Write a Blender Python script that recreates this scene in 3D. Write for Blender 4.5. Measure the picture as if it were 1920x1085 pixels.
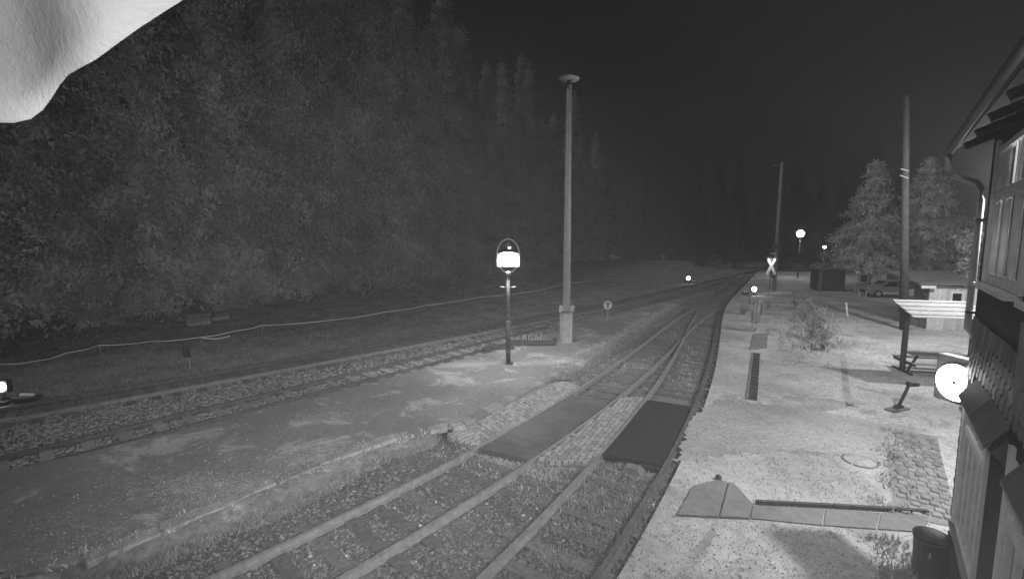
import bpy, bmesh, math, random
import numpy as np
from mathutils import Vector, Matrix

random.seed(7)
RNG = np.random.default_rng(7)
SC = bpy.context.scene
for o in list(bpy.data.objects):
    bpy.data.objects.remove(o)

# ------------------------------------------------------------------ camera
FPX, HOR, CAMZ = 850.0, 450.0, 5.3            # focal length and horizon row of a 1920x1085 frame
PITCH = math.atan((542.5 - HOR) / FPX)
cd = bpy.data.cameras.new('camera')
cd.sensor_width = 36.0
cd.lens = FPX / 1920 * 36.0
cd.clip_start, cd.clip_end = 0.05, 2000
cam = bpy.data.objects.new('camera', cd)
SC.collection.objects.link(cam)
cam.location = (0, 0, CAMZ)
cam.rotation_euler = (math.pi / 2 - PITCH, 0, 0)
SC.camera = cam

# ------------------------------------------------------------------ night sky and weak sky-light
SUN_EL, SUN_AZ = math.radians(50), math.radians(258)      # faint light from over the forest
w = bpy.data.worlds.new('World')
SC.world = w
w.use_nodes = True
nt = w.node_tree
bg = nt.nodes['Background']
sky = nt.nodes.new('ShaderNodeTexSky')
sky.sky_type = 'NISHITA'
sky.sun_disc = False
sky.sun_elevation = SUN_EL
sky.sun_rotation = SUN_AZ
bw = nt.nodes.new('ShaderNodeRGBToBW')
nt.links.new(sky.outputs[0], bw.inputs[0])
nt.links.new(bw.outputs[0], bg.inputs['Color'])
bg.inputs['Strength'].default_value = 0.0009

sd = bpy.data.lights.new('sun', 'SUN')
sd.energy = 0.5
sd.angle = math.radians(12)
sun = bpy.data.objects.new('sun', sd)
SC.collection.objects.link(sun)
sdir = Vector((math.sin(SUN_AZ) * math.cos(SUN_EL), math.cos(SUN_AZ) * math.cos(SUN_EL), math.sin(SUN_EL)))
sun.rotation_euler = sdir.to_track_quat('Z', 'Y').to_euler()

SC.view_settings.view_transform = 'Standard'
SC.view_settings.look = 'None'
SC.view_settings.exposure = 0
SC.view_settings.gamma = 1
SC.view_settings.use_curve_mapping = False
SC.render.engine = 'CYCLES'
SC.cycles.use_denoising = True
SC.cycles.max_bounces = 4
SC.cycles.diffuse_bounces = 2
SC.cycles.glossy_bounces = 2
SC.cycles.transparent_max_bounces = 6
SC.cycles.sample_clamp_indirect = 3

C = SC.collection


def ray(px, py):
    u, v = (px - 960) / FPX, (py - 542.5) / FPX
    return np.array([u, math.cos(PITCH) - v * math.sin(PITCH), -math.sin(PITCH) - v * math.cos(PITCH)])


def gp(px, py, z=0.0):
    """the place on level z that is seen at a pixel"""
    r = ray(px, py)
    return Vector(r * ((z - CAMZ) / r[2])) + Vector((0, 0, CAMZ))


def at(px, py, Y):
    """the place at distance Y that is seen at a pixel"""
    r = ray(px, py)
    return Vector(r * (Y / r[1])) + Vector((0, 0, CAMZ))


# ------------------------------------------------------------------ materials
def grey(name, v, var=0.25, scale=6.0, rough=0.85, bump=0.0, bscale=40.0, metal=0.0, big=0.0, bigscale=0.4, spec=0.3, patch=0.0, pscale=.7, plo=.55):
    m = bpy.data.materials.new(name)
    m.use_nodes = True
    n, l = m.node_tree.nodes, m.node_tree.links
    b = n['Principled BSDF']
    b.inputs['Roughness'].default_value = rough
    b.inputs['Metallic'].default_value = metal
    b.inputs['Specular IOR Level'].default_value = spec
    tc = n.new('ShaderNodeTexCoord')
    nz = n.new('ShaderNodeTexNoise')
    nz.inputs['Scale'].default_value = scale
    nz.inputs['Detail'].default_value = 6
    nz.inputs['Roughness'].default_value = 0.65
    l.new(tc.outputs['Object'], nz.inputs['Vector'])
    mr = n.new('ShaderNodeMapRange')
    mr.inputs['From Min'].default_value, mr.inputs['From Max'].default_value = 0.3, 0.7
    mr.inputs['To Min'].default_value, mr.inputs['To Max'].default_value = v * (1 - var), v * (1 + var)
    l.new(nz.outputs['Fac'], mr.inputs['Value'])
    out = mr.outputs[0]
    if big:
        n2 = n.new('ShaderNodeTexNoise')
        n2.inputs['Scale'].default_value = bigscale
        n2.inputs['Detail'].default_value = 5
        n2.inputs['Roughness'].default_value = 0.6
        l.new(tc.outputs['Object'], n2.inputs['Vector'])
        m2 = n.new('ShaderNodeMapRange')
        m2.inputs['From Min'].default_value, m2.inputs['From Max'].default_value = 0.38, 0.62
        m2.inputs['To Min'].default_value, m2.inputs['To Max'].default_value = 1 - big, 1 + big
        l.new(n2.outputs['Fac'], m2.inputs['Value'])
        mu = n.new('ShaderNodeMath')
        mu.operation = 'MULTIPLY'
        l.new(out, mu.inputs[0])
        l.new(m2.outputs[0], mu.inputs[1])
        out = mu.outputs[0]
    if patch:
        n4 = n.new('ShaderNodeTexNoise')
        n4.inputs['Scale'].default_value = pscale
        n4.inputs['Detail'].default_value = 9
        n4.inputs['Roughness'].default_value = 0.72
        n4.inputs['Distortion'].default_value = .6
        l.new(tc.outputs['Object'], n4.inputs['Vector'])
        m4 = n.new('ShaderNodeMapRange')
        m4.inputs['From Min'].default_value, m4.inputs['From Max'].default_value = plo, plo + .07
        m4.inputs['To Min'].default_value, m4.inputs['To Max'].default_value = 1, 1 + patch
        l.new(n4.outputs['Fac'], m4.inputs['Value'])
        mu4 = n.new('ShaderNodeMath')
        mu4.operation = 'MULTIPLY'
        l.new(out, mu4.inputs[0])
        l.new(m4.outputs[0], mu4.inputs[1])
        out = mu4.outputs[0]
    l.new(out, b.inputs['Base Color'])
    if bump:
        n3 = n.new('ShaderNodeTexNoise')
        n3.inputs['Scale'].default_value = bscale
        n3.inputs['Detail'].default_value = 5
        n3.inputs['Roughness'].default_value = 0.7
        l.new(tc.outputs['Object'], n3.inputs['Vector'])
        bp = n.new('ShaderNodeBump')
        bp.inputs['Strength'].default_value = 1.0
        bp.inputs['Distance'].default_value = bump
        l.new(n3.outputs['Fac'], bp.inputs['Height'])
        l.new(bp.outputs[0], b.inputs['Normal'])
    return m


def per_object(m, amount):
    """each copy a little lighter or darker"""
    n, l = m.node_tree.nodes, m.node_tree.links
    b = n['Principled BSDF']
    src = b.inputs['Base Color'].links[0].from_socket
    oi = n.new('ShaderNodeObjectInfo')
    mr = n.new('ShaderNodeMapRange')
    mr.inputs['To Min'].default_value, mr.inputs['To Max'].default_value = 1 - amount, 1 + amount
    l.new(oi.outputs['Random'], mr.inputs['Value'])
    mu = n.new('ShaderNodeMath')
    mu.operation = 'MULTIPLY'
    l.new(src, mu.inputs[0])
    l.new(mr.outputs[0], mu.inputs[1])
    l.new(mu.outputs[0], b.inputs['Base Color'])
    return m


def per_island(m, amount):
    n, l = m.node_tree.nodes, m.node_tree.links
    b = n['Principled BSDF']
    src = b.inputs['Base Color'].links[0].from_socket
    g = n.new('ShaderNodeNewGeometry')
    mr = n.new('ShaderNodeMapRange')
    mr.inputs['To Min'].default_value, mr.inputs['To Max'].default_value = 1 - amount, 1 + amount
    l.new(g.outputs['Random Per Island'], mr.inputs['Value'])
    mu = n.new('ShaderNodeMath')
    mu.operation = 'MULTIPLY'
    l.new(src, mu.inputs[0])
    l.new(mr.outputs[0], mu.inputs[1])
    l.new(mu.outputs[0], b.inputs['Base Color'])
    return m


def emit(name, s):
    m = bpy.data.materials.new(name)
    m.use_nodes = True
    b = m.node_tree.nodes['Principled BSDF']
    b.inputs['Base Color'].default_value = (0.8, 0.8, 0.8, 1)
    b.inputs['Emission Color'].default_value = (1, 1, 1, 1)
    b.inputs['Emission Strength'].default_value = s
    return m


def glass(name):
    m = bpy.data.materials.new(name)
    m.use_nodes = True
    n, l = m.node_tree.nodes, m.node_tree.links
    n.remove(n['Principled BSDF'])
    t = n.new('ShaderNodeBsdfTransparent')
    g = n.new('ShaderNodeBsdfGlossy')
    g.inputs['Roughness'].default_value = 0.05
    g.inputs['Color'].default_value = (.8, .8, .8, 1)
    fr = n.new('ShaderNodeFresnel')
    mx = n.new('ShaderNodeMixShader')
    l.new(fr.outputs[0], mx.inputs[0])
    l.new(t.outputs[0], mx.inputs[1])
    l.new(g.outputs[0], mx.inputs[2])
    l.new(mx.outputs[0], n['Material Output'].inputs['Surface'])
    return m


M = dict(
    verge=grey('verge_grass', .24, .35, 5, bump=.05, bscale=14, big=.3, bigscale=.5),
    gravel=grey('gravel_ground', .48, .22, 7, bump=.014, bscale=30, big=.22, bigscale=.35, patch=-.3, pscale=.9, plo=.54),
    asphalt=grey('worn_asphalt', .25, .2, 10, bump=.008, bscale=60, big=.16, bigscale=.3, patch=.8, pscale=.6, plo=.54),
    path=grey('trodden_path', .36, .25, 9, bump=.012, bscale=40, big=.2, bigscale=.4),
    kerb=per_object(grey('worn_kerb', .30, .4, 5, bump=.012, bscale=25), .25),
    moss=per_island(grey('moss', .36, .2, 3), .2),
    path_dark=grey('bare_earth', .36, .3, 9, bump=.012, bscale=40, big=.25, bigscale=.8),
    slope=grey('grass_slope', .28, .35, 7, bump=.05, bscale=18, big=.2, bigscale=.8, patch=.4, pscale=1.2, plo=.54),
    ballast=grey('ballast_bed', .18, .5, 22, bump=.04, bscale=35, big=.25, bigscale=.5),
    ballast_light=grey('clean_ballast_bed', .30, .5, 22, bump=.04, bscale=35, big=.25, bigscale=.6),
    stone=per_island(grey('ballast_stone', .19, .3, 30), .5),
    stone_light=per_island(grey('clean_ballast_stone', .28, .3, 30), .6),
    pebble=per_island(grey('pale_pebble', .55, .2, 30), .5),
    blade=per_island(grey('grass_blade', .30, .3, 3), .45),
    blade_dry=per_island(grey('dry_grass_blade', .48, .3, 3), .4),
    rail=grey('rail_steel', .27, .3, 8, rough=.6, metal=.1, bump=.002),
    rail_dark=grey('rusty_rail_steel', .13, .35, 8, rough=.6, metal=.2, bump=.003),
    sleeper=per_object(grey('old_timber_sleeper', .15, .4, 9, bump=.01, bscale=30), .2),
    sleeper_lit=per_object(grey('lamplit_sleeper', .31, .2, 12, bump=.004), .2),  # lamplight on the bay sleepers is put into this paler colour
    concrete=grey('weathered_concrete', .40, .22, 7, bump=.008, big=.15, bigscale=1),
    slab=grey('smooth_concrete_slab', .22, .2, 6, bump=.004, big=.12, bigscale=1.2),
    panel=grey('grey_crossing_panel', .11, .22, 5, bump=.004, big=.2, bigscale=.8, rough=.6),
    panel_dark=grey('dark_crossing_panel', .025, .3, 8, bump=.008, bscale=20, rough=.95, spec=.03),
    cobble=per_island(grey('cobble_stone', .38, .2, 14, bump=.01), .25),
    paver=per_object(grey('paving_stone', .26, .2, 12, bump=.01), .25),
    joint=grey('sandy_joint', .26, .2, 20, bump=.01),
    mast=grey('galvanised_mast', .46, .18, 3, rough=.6, bump=.003),
    dark=grey('dark_metal', .05, .3, 8, rough=.55),
    iron=grey('painted_iron', .14, .3, 6, rough=.5, bump=.002),
    white=grey('white_enamel', .8, .06, 5, rough=.5),
    retro=grey('reflective_white', .85, .04, 5, rough=.32, metal=.55),
    offwhite=per_object(grey('whitewashed_board', .62, .2, 6, bump=.005), .15),
    timber=per_object(grey('weathered_timber', .22, .35, 8, bump=.006), .2),
    timber_dark=grey('dark_timber', .08, .35, 8, bump=.006),
    pole=grey('wooden_pole', .08, .3, 5, bump=.01),
    slate=per_object(grey('slate_shingle', .14, .25, 12, bump=.004, rough=.6), .3),
    wall=grey('dark_boarded_wall', .05, .3, 5, bump=.006),
    soffit=grey('roof_soffit', .05, .25, 3, bump=.005),
    roof=grey('roof_felt', .16, .3, 6, bump=.006),
    frame=grey('window_frame_paint', .75, .15, 6, rough=.5),
    tin=grey('sheet_metal', .20, .15, 3, rough=.5, metal=.3),
    housing=grey('clock_housing', .25, .15, 4, rough=.5),
    room=grey('dim_room', .16, .3, 2),
    tape=grey('plastic_tape', .85, .1, 20, rough=.4),
    cloth=grey('white_cloth', .45, .1, 3, rough=.9, bump=.01, bscale=9),
    leaf=per_island(grey('spruce_needles', .40, .2, .6, rough=.95, spec=.05, big=.35, bigscale=.35), .15),
    leaf2=per_island(grey('bush_leaves', .42, .2, .8, rough=.95, spec=.05, big=.35, bigscale=.5), .15),
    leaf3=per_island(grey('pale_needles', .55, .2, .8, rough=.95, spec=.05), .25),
    leaf_unlit=per_island(grey('unlit_spruce_needles', .06, .2, .6, rough=.95, spec=.03), .2),  # darker copy of the needles, paints the far spruces as unlit
    bark=grey('bark', .12, .4, 6, bump=.03, bscale=12),
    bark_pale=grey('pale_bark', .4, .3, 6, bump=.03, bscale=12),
    carpaint=grey('silver_car_paint', .42, .05, 3, rough=.3, metal=.4),
    tyre=grey('tyre_rubber', .03, .2, 10),
    glassdark=grey('tinted_glass', .02, .1, 3, rough=.12, spec=.6),
    glass=glass('window_glass'),
    dial=emit('clock_dial_light', 26),
    lamp=emit('lamp_glow', 60),
    lamp_small=emit('signal_light', 25),
    bulb=emit('bulb_light', 12),
)


# ------------------------------------------------------------------ mesh builder
class MB:
    def __init__(s):
        s.v, s.f = [], []

    def add(s, vs, fs):
        o = len(s.v)
        s.v += [tuple(v) for v in vs]
        s.f += [tuple(i + o for i in f) for f in fs]
        return s

    def box(s, c, size, rot=None, taper=1.0):
        x, y, z = size[0] / 2, size[1] / 2, size[2] / 2
        vs = []
        for k in (-1, 1):
            q = taper if k > 0 else 1
            vs += [Vector((-x * q, -y * q, k * z)), Vector((x * q, -y * q, k * z)), Vector((x * q, y * q, k * z)), Vector((-x * q, y * q, k * z))]
        if rot is not None:
            R = rot if isinstance(rot, Matrix) else Matrix.Rotation(rot, 3, 'Z')
            vs = [R @ v for v in vs]
        c = Vector(c)
        return s.add([v + c for v in vs], [(3, 2, 1, 0), (4, 5, 6, 7), (0, 1, 5, 4), (1, 2, 6, 5), (2, 3, 7, 6), (3, 0, 4, 7)])

    def beam(s, p0, p1, wid, hei, up=(0, 0, 1)):
        p0, p1 = Vector(p0), Vector(p1)
        d = (p1 - p0)
        L = d.length
        d.normalize()
        x = d.cross(Vector(up))
        if x.length < 1e-4:
            x = d.cross(Vector((1, 0, 0)))
        x.normalize()
        y = x.cross(d)
        R = Matrix((x, d, y)).transposed()
        return s.box((p0 + p1) / 2, (wid, L, hei), R)

    def tube(s, pts, r, n=8, caps=True):
        pts = [Vector(p) for p in pts]
        rs = r if isinstance(r, (list, tuple)) else [r] * len(pts)
        o = len(s.v)
        for i, p in enumerate(pts):
            d = (pts[min(i + 1, len(pts) - 1)] - pts[max(i - 1, 0)]).normalized()
            a = d.orthogonal() if abs(d.z) > .95 else d.cross(Vector((0, 0, 1)))
            if abs(d.z) > .95:
                a = Vector((1, 0, 0)) - d * d.x
            a.normalize()
            b = d.cross(a)
            for k in range(n):
                t = 2 * math.pi * k / n
                s.v.append(tuple(p + (a * math.cos(t) + b * math.sin(t)) * rs[i]))
        for i in range(len(pts) - 1):
            for k in range(n):
                k2 = (k + 1) % n
                s.f.append((o + i * n + k, o + i * n + k2, o + (i + 1) * n + k2, o + (i + 1) * n + k))
        if caps:
            s.f.append(tuple(o + k for k in range(n))[::-1])
            s.f.append(tuple(o + (len(pts) - 1) * n + k for k in range(n)))
        return s

    def lathe(s, c, prof, n=16):
        c = Vector(c)
        return s.tube([c + Vector((0, 0, z)) for r, z in prof], [max(r, .0005) for r, z in prof], n)

    def ball(s, c, r, n=12, m=8, sq=(1, 1, 1)):
        o = len(s.v)
        for i in range(m + 1):
            t = math.pi * i / m
            for k in range(n):
                a = 2 * math.pi * k / n
                s.v.append((c[0] + sq[0] * r * math.sin(t) * math.cos(a), c[1] + sq[1] * r * math.sin(t) * math.sin(a), c[2] + sq[2] * r * math.cos(t)))
        for i in range(m):
            for k in range(n):
                k2 = (k + 1) % n
                s.f.append((o + i * n + k, o + (i + 1) * n + k, o + (i + 1) * n + k2, o + i * n + k2))
        return s

    def disc(s, c, nrm, r, th, n=32):
        c, nrm = Vector(c), Vector(nrm).normalized()
        return s.tube([c - nrm * th / 2, c + nrm * th / 2], r, n)

    def prism(s, pts, z0, z1):
        n = len(pts)
        vs = [(p[0], p[1], z0) for p in pts] + [(p[0], p[1], z1) for p in pts]
        fs = [tuple(range(n))[::-1], tuple(range(n, 2 * n))] + [(i, (i + 1) % n, n + (i + 1) % n, n + i) for i in range(n)]
        return s.add(vs, fs)

    def mesh(s, name, mat, smooth=False, bevel=0):
        me = bpy.data.meshes.new(name)
        me.from_pydata(s.v, [], s.f)
        bm = bmesh.new()
        bm.from_mesh(me)
        bmesh.ops.recalc_face_normals(bm, faces=bm.faces)
        if bevel:
            bmesh.ops.bevel(bm, geom=bm.edges[:], offset=bevel, segments=1, affect='EDGES')
        bm.to_mesh(me)
        bm.free()
        me.materials.append(M[mat] if isinstance(mat, str) else mat)
        if smooth:
            for p in me.polygons:
                p.use_smooth = len(p.vertices) <= 4
        return me

    def build(s, name, mat, parent=None, smooth=False, bevel=0):
        return put(name, s.mesh(name, mat, smooth, bevel), parent)


def put(name, me, parent=None, loc=None, rz=0):
    o = bpy.data.objects.new(name, me)
    C.objects.link(o)
    if parent is not None:
        o.parent = parent
    if loc is not None:
        o.location = loc
    if rz:
        o.rotation_euler = (0, 0, rz)
    return o


def tag(o, label=None, cat=None, group=None, kind=None):
    if label:
        o['label'] = label
    if cat:
        o['category'] = cat
    if group:
        o['group'] = group
    if kind:
        o['kind'] = kind
    return o


def thing(name, label, cat, loc=(0, 0, 0), rz=0, group=None):
    o = bpy.data.objects.new(name, None)
    o.empty_display_size = .2
    C.objects.link(o)
    o.location = loc
    o.rotation_euler = (0, 0, rz)
    return tag(o, label, cat, group)


def copy_tree(o, parent=None):
    c = o.copy()
    C.objects.link(c)
    c.parent = parent
    for ch in [x for x in C.objects if x.parent == o]:
        copy_tree(ch, c)
    return c


def soup(name, verts, faces, mat, parent=None, kind='stuff', label=None, cat=None):
    """one object made of many small triangles / quads from numpy arrays"""
    me = bpy.data.meshes.new(name)
    me.from_pydata(verts.tolist(), [], faces.tolist())
    me.materials.append(M[mat])
    o = put(name, me, parent)
    return tag(o, label, cat, kind=kind)


def sheet(name, pts, z, mat, kind='structure', parent=None):
    bm = bmesh.new()
    vs = [bm.verts.new((p[0], p[1], p[2] if len(p) > 2 and z is None else z)) for p in pts]
    f = bm.faces.new(vs)
    f.normal_update()
    if f.normal.z < 0:
        f.normal_flip()
    bmesh.ops.triangulate(bm, faces=bm.faces[:])
    me = bpy.data.meshes.new(name)
    bm.to_mesh(me)
    bm.free()
    me.materials.append(M[mat])
    return tag(put(name, me, parent), kind=kind)


def inside(poly, P):
    x, y = P[:, 0], P[:, 1]
    r = np.zeros(len(P), bool)
    n = len(poly)
    for i in range(n):
        x0, y0 = poly[i][0], poly[i][1]
        x1, y1 = poly[(i + 1) % n][0], poly[(i + 1) % n][1]
        if y0 == y1:
            continue
        c = ((y0 > y) != (y1 > y)) & (x < (x1 - x0) * (y - y0) / (y1 - y0) + x0)
        r ^= c
    return r


def scatter(poly, n, power=1.0, ymin=5.5, ymax=70):
    """points in a polygon, denser close to the camera"""
    a = np.array([[p[0], p[1]] for p in poly])
    lo, hi = a.min(0), a.max(0)
    lo[1], hi[1] = max(lo[1], ymin), min(hi[1], ymax)
    out = []
    tot = 0
    for _ in range(60):
        u = RNG.random(60000)
        if power == 1.0:
            Y = lo[1] * (hi[1] / lo[1]) ** u
        elif power == 0:
            Y = lo[1] + (hi[1] - lo[1]) * u
        else:
            q = 1 - power
            Y = (lo[1] ** q + (hi[1] ** q - lo[1] ** q) * u) ** (1 / q)
        X = lo[0] + (hi[0] - lo[0]) * RNG.random(len(u))
        P = np.stack([X, Y], 1)
        P = P[np.abs(P[:, 0]) < P[:, 1] * 1.25 + 1]
        P = P[inside(a, P)]
        out.append(P)
        tot += len(P)
        if tot >= n:
            break
    return np.concatenate(out)[:n]


OCT_V = np.array([[1, 0, 0], [-.5, .87, 0], [-.5, -.87, 0], [.3, .2, .8], [-.4, .1, .7], [0, -.3, -.8]])
OCT_F = np.array([[0, 1, 3], [1, 4, 3], [1, 2, 4], [2, 0, 3], [2, 3, 4], [1, 0, 5], [2, 1, 5], [0, 2, 5]])


def stones(name, P, z, r0, r1, mat, flat=.7, **k):
    n = len(P)
    r = r0 + (r1 - r0) * RNG.random(n) ** 1.5
    a = RNG.random(n) * 6.283
    V = OCT_V[None] * (1 + .35 * (RNG.random((n, 6, 1)) - .5)) * r[:, None, None]
    V[:, :, 2] *= flat
    V[:, :, 1] *= .65 + .5 * RNG.random((n, 1))
    c, s_ = np.cos(a)[:, None], np.sin(a)[:, None]
    X = V[:, :, 0] * c - V[:, :, 1] * s_
    Y = V[:, :, 0] * s_ + V[:, :, 1] * c
    zz = z if np.isscalar(z) else z[:, None]
    W = np.stack([X + P[:, :1], Y + P[:, 1:2], V[:, :, 2] + zz + (r * .25)[:, None]], 2).reshape(-1, 3)
    Fc = (OCT_F[None] + (np.arange(n) * 6)[:, None, None]).reshape(-1, 3)
    return soup(name, W, Fc, mat, **k)


def blades(name, P, z, h0, h1, mat, per=5, spread=.06, wid=.012, **k):
    n = len(P) * per
    B = np.repeat(P, per, 0) + RNG.normal(0, spread, (n, 2))
    zz = np.repeat(z, per) if not np.isscalar(z) else np.full(n, z)
    h = h0 + (h1 - h0) * RNG.random(n) ** 1.6
    wd = wid * (.6 + .8 * RNG.random(n)) * (1 + B[:, 1] * .03)
    a = RNG.random(n) * 6.283
    lean = RNG.normal(0, .5, (n, 2)) * h[:, None]
    dx, dy = np.cos(a) * wd, np.sin(a) * wd
    V = np.stack([np.stack([B[:, 0] - dx, B[:, 1] - dy, zz - .01], 1), np.stack([B[:, 0] + dx, B[:, 1] + dy, zz - .01], 1),
                  np.stack([B[:, 0] + lean[:, 0], B[:, 1] + lean[:, 1], zz + h], 1)], 1).reshape(-1, 3)
    Fc = np.arange(n * 3).reshape(-1, 3)
    return soup(name, V, Fc, mat, **k)


# ------------------------------------------------------------------ track centre lines  X = f(Y)
def fit(px, z, deg):
    G = np.array([gp(x, y, z)[:] for x, y in px])
    return np.polyfit(G[:, 1], G[:, 0], deg, w=1 / G[:, 1])


RL = fit([(907, 1085), (989, 1003), (1049, 941), (1116, 870), (1168, 807), (1209, 751), (1256, 680), (1266, 657), (1277, 639), (1290, 617), (1301, 590), (1314, 575), (1330, 557), (1341, 548)], .16, 3)
RR = fit([(1105, 1085), (1183, 956), (1228, 893), (1269, 826), (1299, 762), (1332, 680), (1339, 626), (1347, 599), (1359, 573), (1374, 555), (1390, 546)], .16, 3)
ML = fit([(372, 1085), (679, 954), (824, 876), (960, 802), (1093, 720), (1142, 688), (1186, 661), (1217, 635), (1257, 608), (1290, 586), (1312, 573)], .16, 3)
MR = fit([(634, 1085), (760, 1012), (857, 954), (960, 889), (1019, 848), (1138, 755), (1188, 717), (1213, 694), (1246, 666), (1268, 646), (1286, 630), (1312, 608), (1337, 586), (1350, 575)], .16, 3)
AA = fit([(0, 787), (138, 763), (235, 746), (400, 717), (538, 689), (676, 665), (800, 642), (843, 635), (953, 613), (1036, 596), (1080, 586), (1157, 575), (1246, 555), (1301, 540), (1334, 530)], .16, 3)
BB = fit([(0, 846), (166, 817), (276, 795), (400, 765), (538, 727), (676, 697), (800, 666), (893, 643), (953, 626), (1003, 613)], .16, 1)
GAUGE = .735     # half the distance between the rail heads


def curve(poly, y0, y1, ya, yb, off=0.0, step=.4):
    """points of a polynomial line, straight beyond ya and yb, moved sideways by off"""
    d = np.polyder(poly)
    pts = []
    Y = y0
    while Y <= y1 + 1e-6:
        Yc = min(max(Y, ya), yb)
        sl = np.polyval(d, Yc)
        X = np.polyval(poly, Yc) + sl * (Y - Yc)
        L = math.hypot(1, sl)
        pts.append((X + off / L, Y - off * sl / L, math.atan2(1 / L, sl / L)))
        Y += step / L
    return np.array(pts)


cR = (np.array(RL) + np.array(RR)) / 2
cM = (np.array(ML) + np.array(MR)) / 2
R_C = curve(cR, 3, 75, 6.4, 40)
M_C = curve(cM, 3, 36, 6.4, 33)
A_N = curve(AA, 4, 78, 12.5, 45)                    # near rail of the far left line
L_C = curve(AA, 4, 78, 12.5, 45, -GAUGE)
B_F = curve(BB, 4, 27, 10, 27)                      # far rail of the bay track
B_C = curve(BB, 4, 27, 10, 27, GAUGE)


def offs(c, d):
    a = c[:, 2]
    return np.stack([c[:, 0] + d * np.sin(a), c[:, 1] - d * np.cos(a)], 1)     # d > 0: to the right of travel


PROF = [(-.07, 0), (-.07, .02), (-.012, .035), (-.012, .11), (-.036, .12), (-.036, .15), (.036, .15), (.036, .12), (.012, .11), (.012, .035), (.07, .02), (.07, 0)]


def rail(line, parent, mat, z=.015):
    m = MB()
    n = len(PROF)
    for i, (x, y) in enumerate(line):
        a, b = line[max(i - 1, 0)], line[min(i + 1, len(line) - 1)]
        t = (b - a) / np.hypot(*(b - a))
        nx, ny = t[1], -t[0]
        for u, v in PROF:
            m.v.append((x + nx * u, y + ny * u, z + v))
    for i in range(len(line) - 1):
        for k in range(n):
            k2 = (k + 1) % n
            m.f.append((i * n + k, (i + 1) * n + k, (i + 1) * n + k2, i * n + k2))
    return m.build('rail', mat, parent)


# ------------------------------------------------------------------ the ground
GZ = .12          # level of the yard on the right
PZ = .26          # level of the island platform
tag(put('ground', MB().add([(-250, -60, -.10), (300, -60, -.10), (300, 320, -.10), (-250, 320, -.10)], [(0, 1, 2, 3)]).mesh('ground', 'verge')), kind='structure')

plat_left = [gp(*p, PZ) for p in [(0, 885), (199, 839), (400, 791), (538, 755), (676, 722), (800, 689), (876, 671), (940, 655), (1010, 632), (1052, 617), (1110, 596), (1180, 582), (1240, 566)]]
plat_right = [gp(*p, PZ) for p in [(0, 1072), (195, 1032), (390, 955), (497, 907), (638, 852), (740, 818), (826, 802), (870, 786), (960, 740), (1028, 707), (1083, 668), (1160, 627), (1204, 604), (1235, 586), (1265, 570)]]
# continue the near end behind the frame
d0 = (plat_left[0] - plat_left[2]).normalized()
plat_left = [plat_left[0] + d0 * 12] + plat_left
d1 = (plat_right[0] - plat_right[3]).normalized()
plat_right = [plat_right[0] + d1 * 10] + plat_right
slope_px = [(200, 1105), (345, 1044), (534, 967), (631, 918), (727, 867), (815, 838)]
slope_pts = [gp(*p, 0) for p in slope_px]
slope_pts = [slope_pts[0] + (slope_pts[0] - slope_pts[2]).normalized() * 9] + slope_pts
island = [p for p in plat_left] + [p for p in reversed(plat_right)]
sheet('island_platform', island, PZ, 'asphalt')


def ribbon(name, a, b, za, zb, mat, n=40, kind='structure'):
    """a strip between two lines, resampled to n points each and a little uneven"""
    def res(l):
        l = np.array([[p[0], p[1]] for p in l])
        d = np.r_[0, np.cumsum(np.hypot(*np.diff(l, axis=0).T))]
        q = np.linspace(0, d[-1], n)
        return np.stack([np.interp(q, d, l[:, 0]), np.interp(q, d, l[:, 1])], 1)
    A, B = res(a), res(b)
    m = MB()
    K = 6
    for i in range(n):
        for k in range(K):
            t = k / (K - 1)
            p = A[i] * (1 - t) + B[i] * t
            j = 0 if k in (0, K - 1) else .04
            z = za + (zb - za) * (t * t * (3 - 2 * t)) + j * (random.random() - .5) * 2
            m.v.append((p[0] + random.uniform(-j, j), p[1] + random.uniform(-j, j), z))
    for i in range(n - 1):
        for k in range(K - 1):
            m.f.append((i * K + k, (i + 1) * K + k, (i + 1) * K + k + 1, i * K + k + 1))
    o = m.build(name, mat, smooth=True)
    tag(o, kind=kind)
    return o


# grassy shoulder between platform and middle track
near_edge = [p for p in plat_right[:8]]
ribbon('platform_shoulder', near_edge, slope_pts, PZ + .004, -.02, 'slope')
far_edge = plat_right[10:]
far_foot = [gp(*p, 0) for p in [(1075, 712), (1110, 690), (1178, 646), (1222, 617), (1256, 596), (1285, 577)]]
ribbon('platform_shoulder', far_edge, far_foot, PZ + .004, -.02, 'slope')
# kerb wall of the platform towards the bay track
pe = np.array([[p[0], p[1]] for p in plat_left[:9]])
m = MB()
for i, p in enumerate(pe):
    m.v += [(p[0], p[1], PZ - .006), (p[0], p[1], -.1)]
for i in range(len(pe) - 1):
    m.f.append((2 * i, 2 * i + 2, 2 * i + 3, 2 * i + 1))
tag(m.build('platform_edge', 'concrete'), kind='structure')
kerb = thing('platform_kerb', 'row of worn kerb stones along the island platform in front of the crossing', 'kerb')
kl = np.array([[p[0], p[1]] for p in plat_right[:7]])
kd_ = np.r_[0, np.cumsum(np.hypot(*np.diff(kl, axis=0).T))]
kme = [MB().box((0, 0, 0), (.98 * q, .36, .2), None, .98).mesh('kerb_stone', 'kerb', bevel=.02) for q in (1, .96, 1.0)]
s_ = .5
k = 0
while s_ < kd_[-1] - .3:
    x, y = np.interp(s_, kd_, kl[:, 0]), np.interp(s_, kd_, kl[:, 1])
    x2, y2 = np.interp(s_ + .1, kd_, kl[:, 0]), np.interp(s_ + .1, kd_, kl[:, 1])
    put('kerb_stone', kme[k % 3], kerb, (x, y, PZ - .085 + random.uniform(-.012, .012)), math.atan2(y2 - y, x2 - x) + random.gauss(0, .015))
    s_ += 1.0
    k += 1
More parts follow.
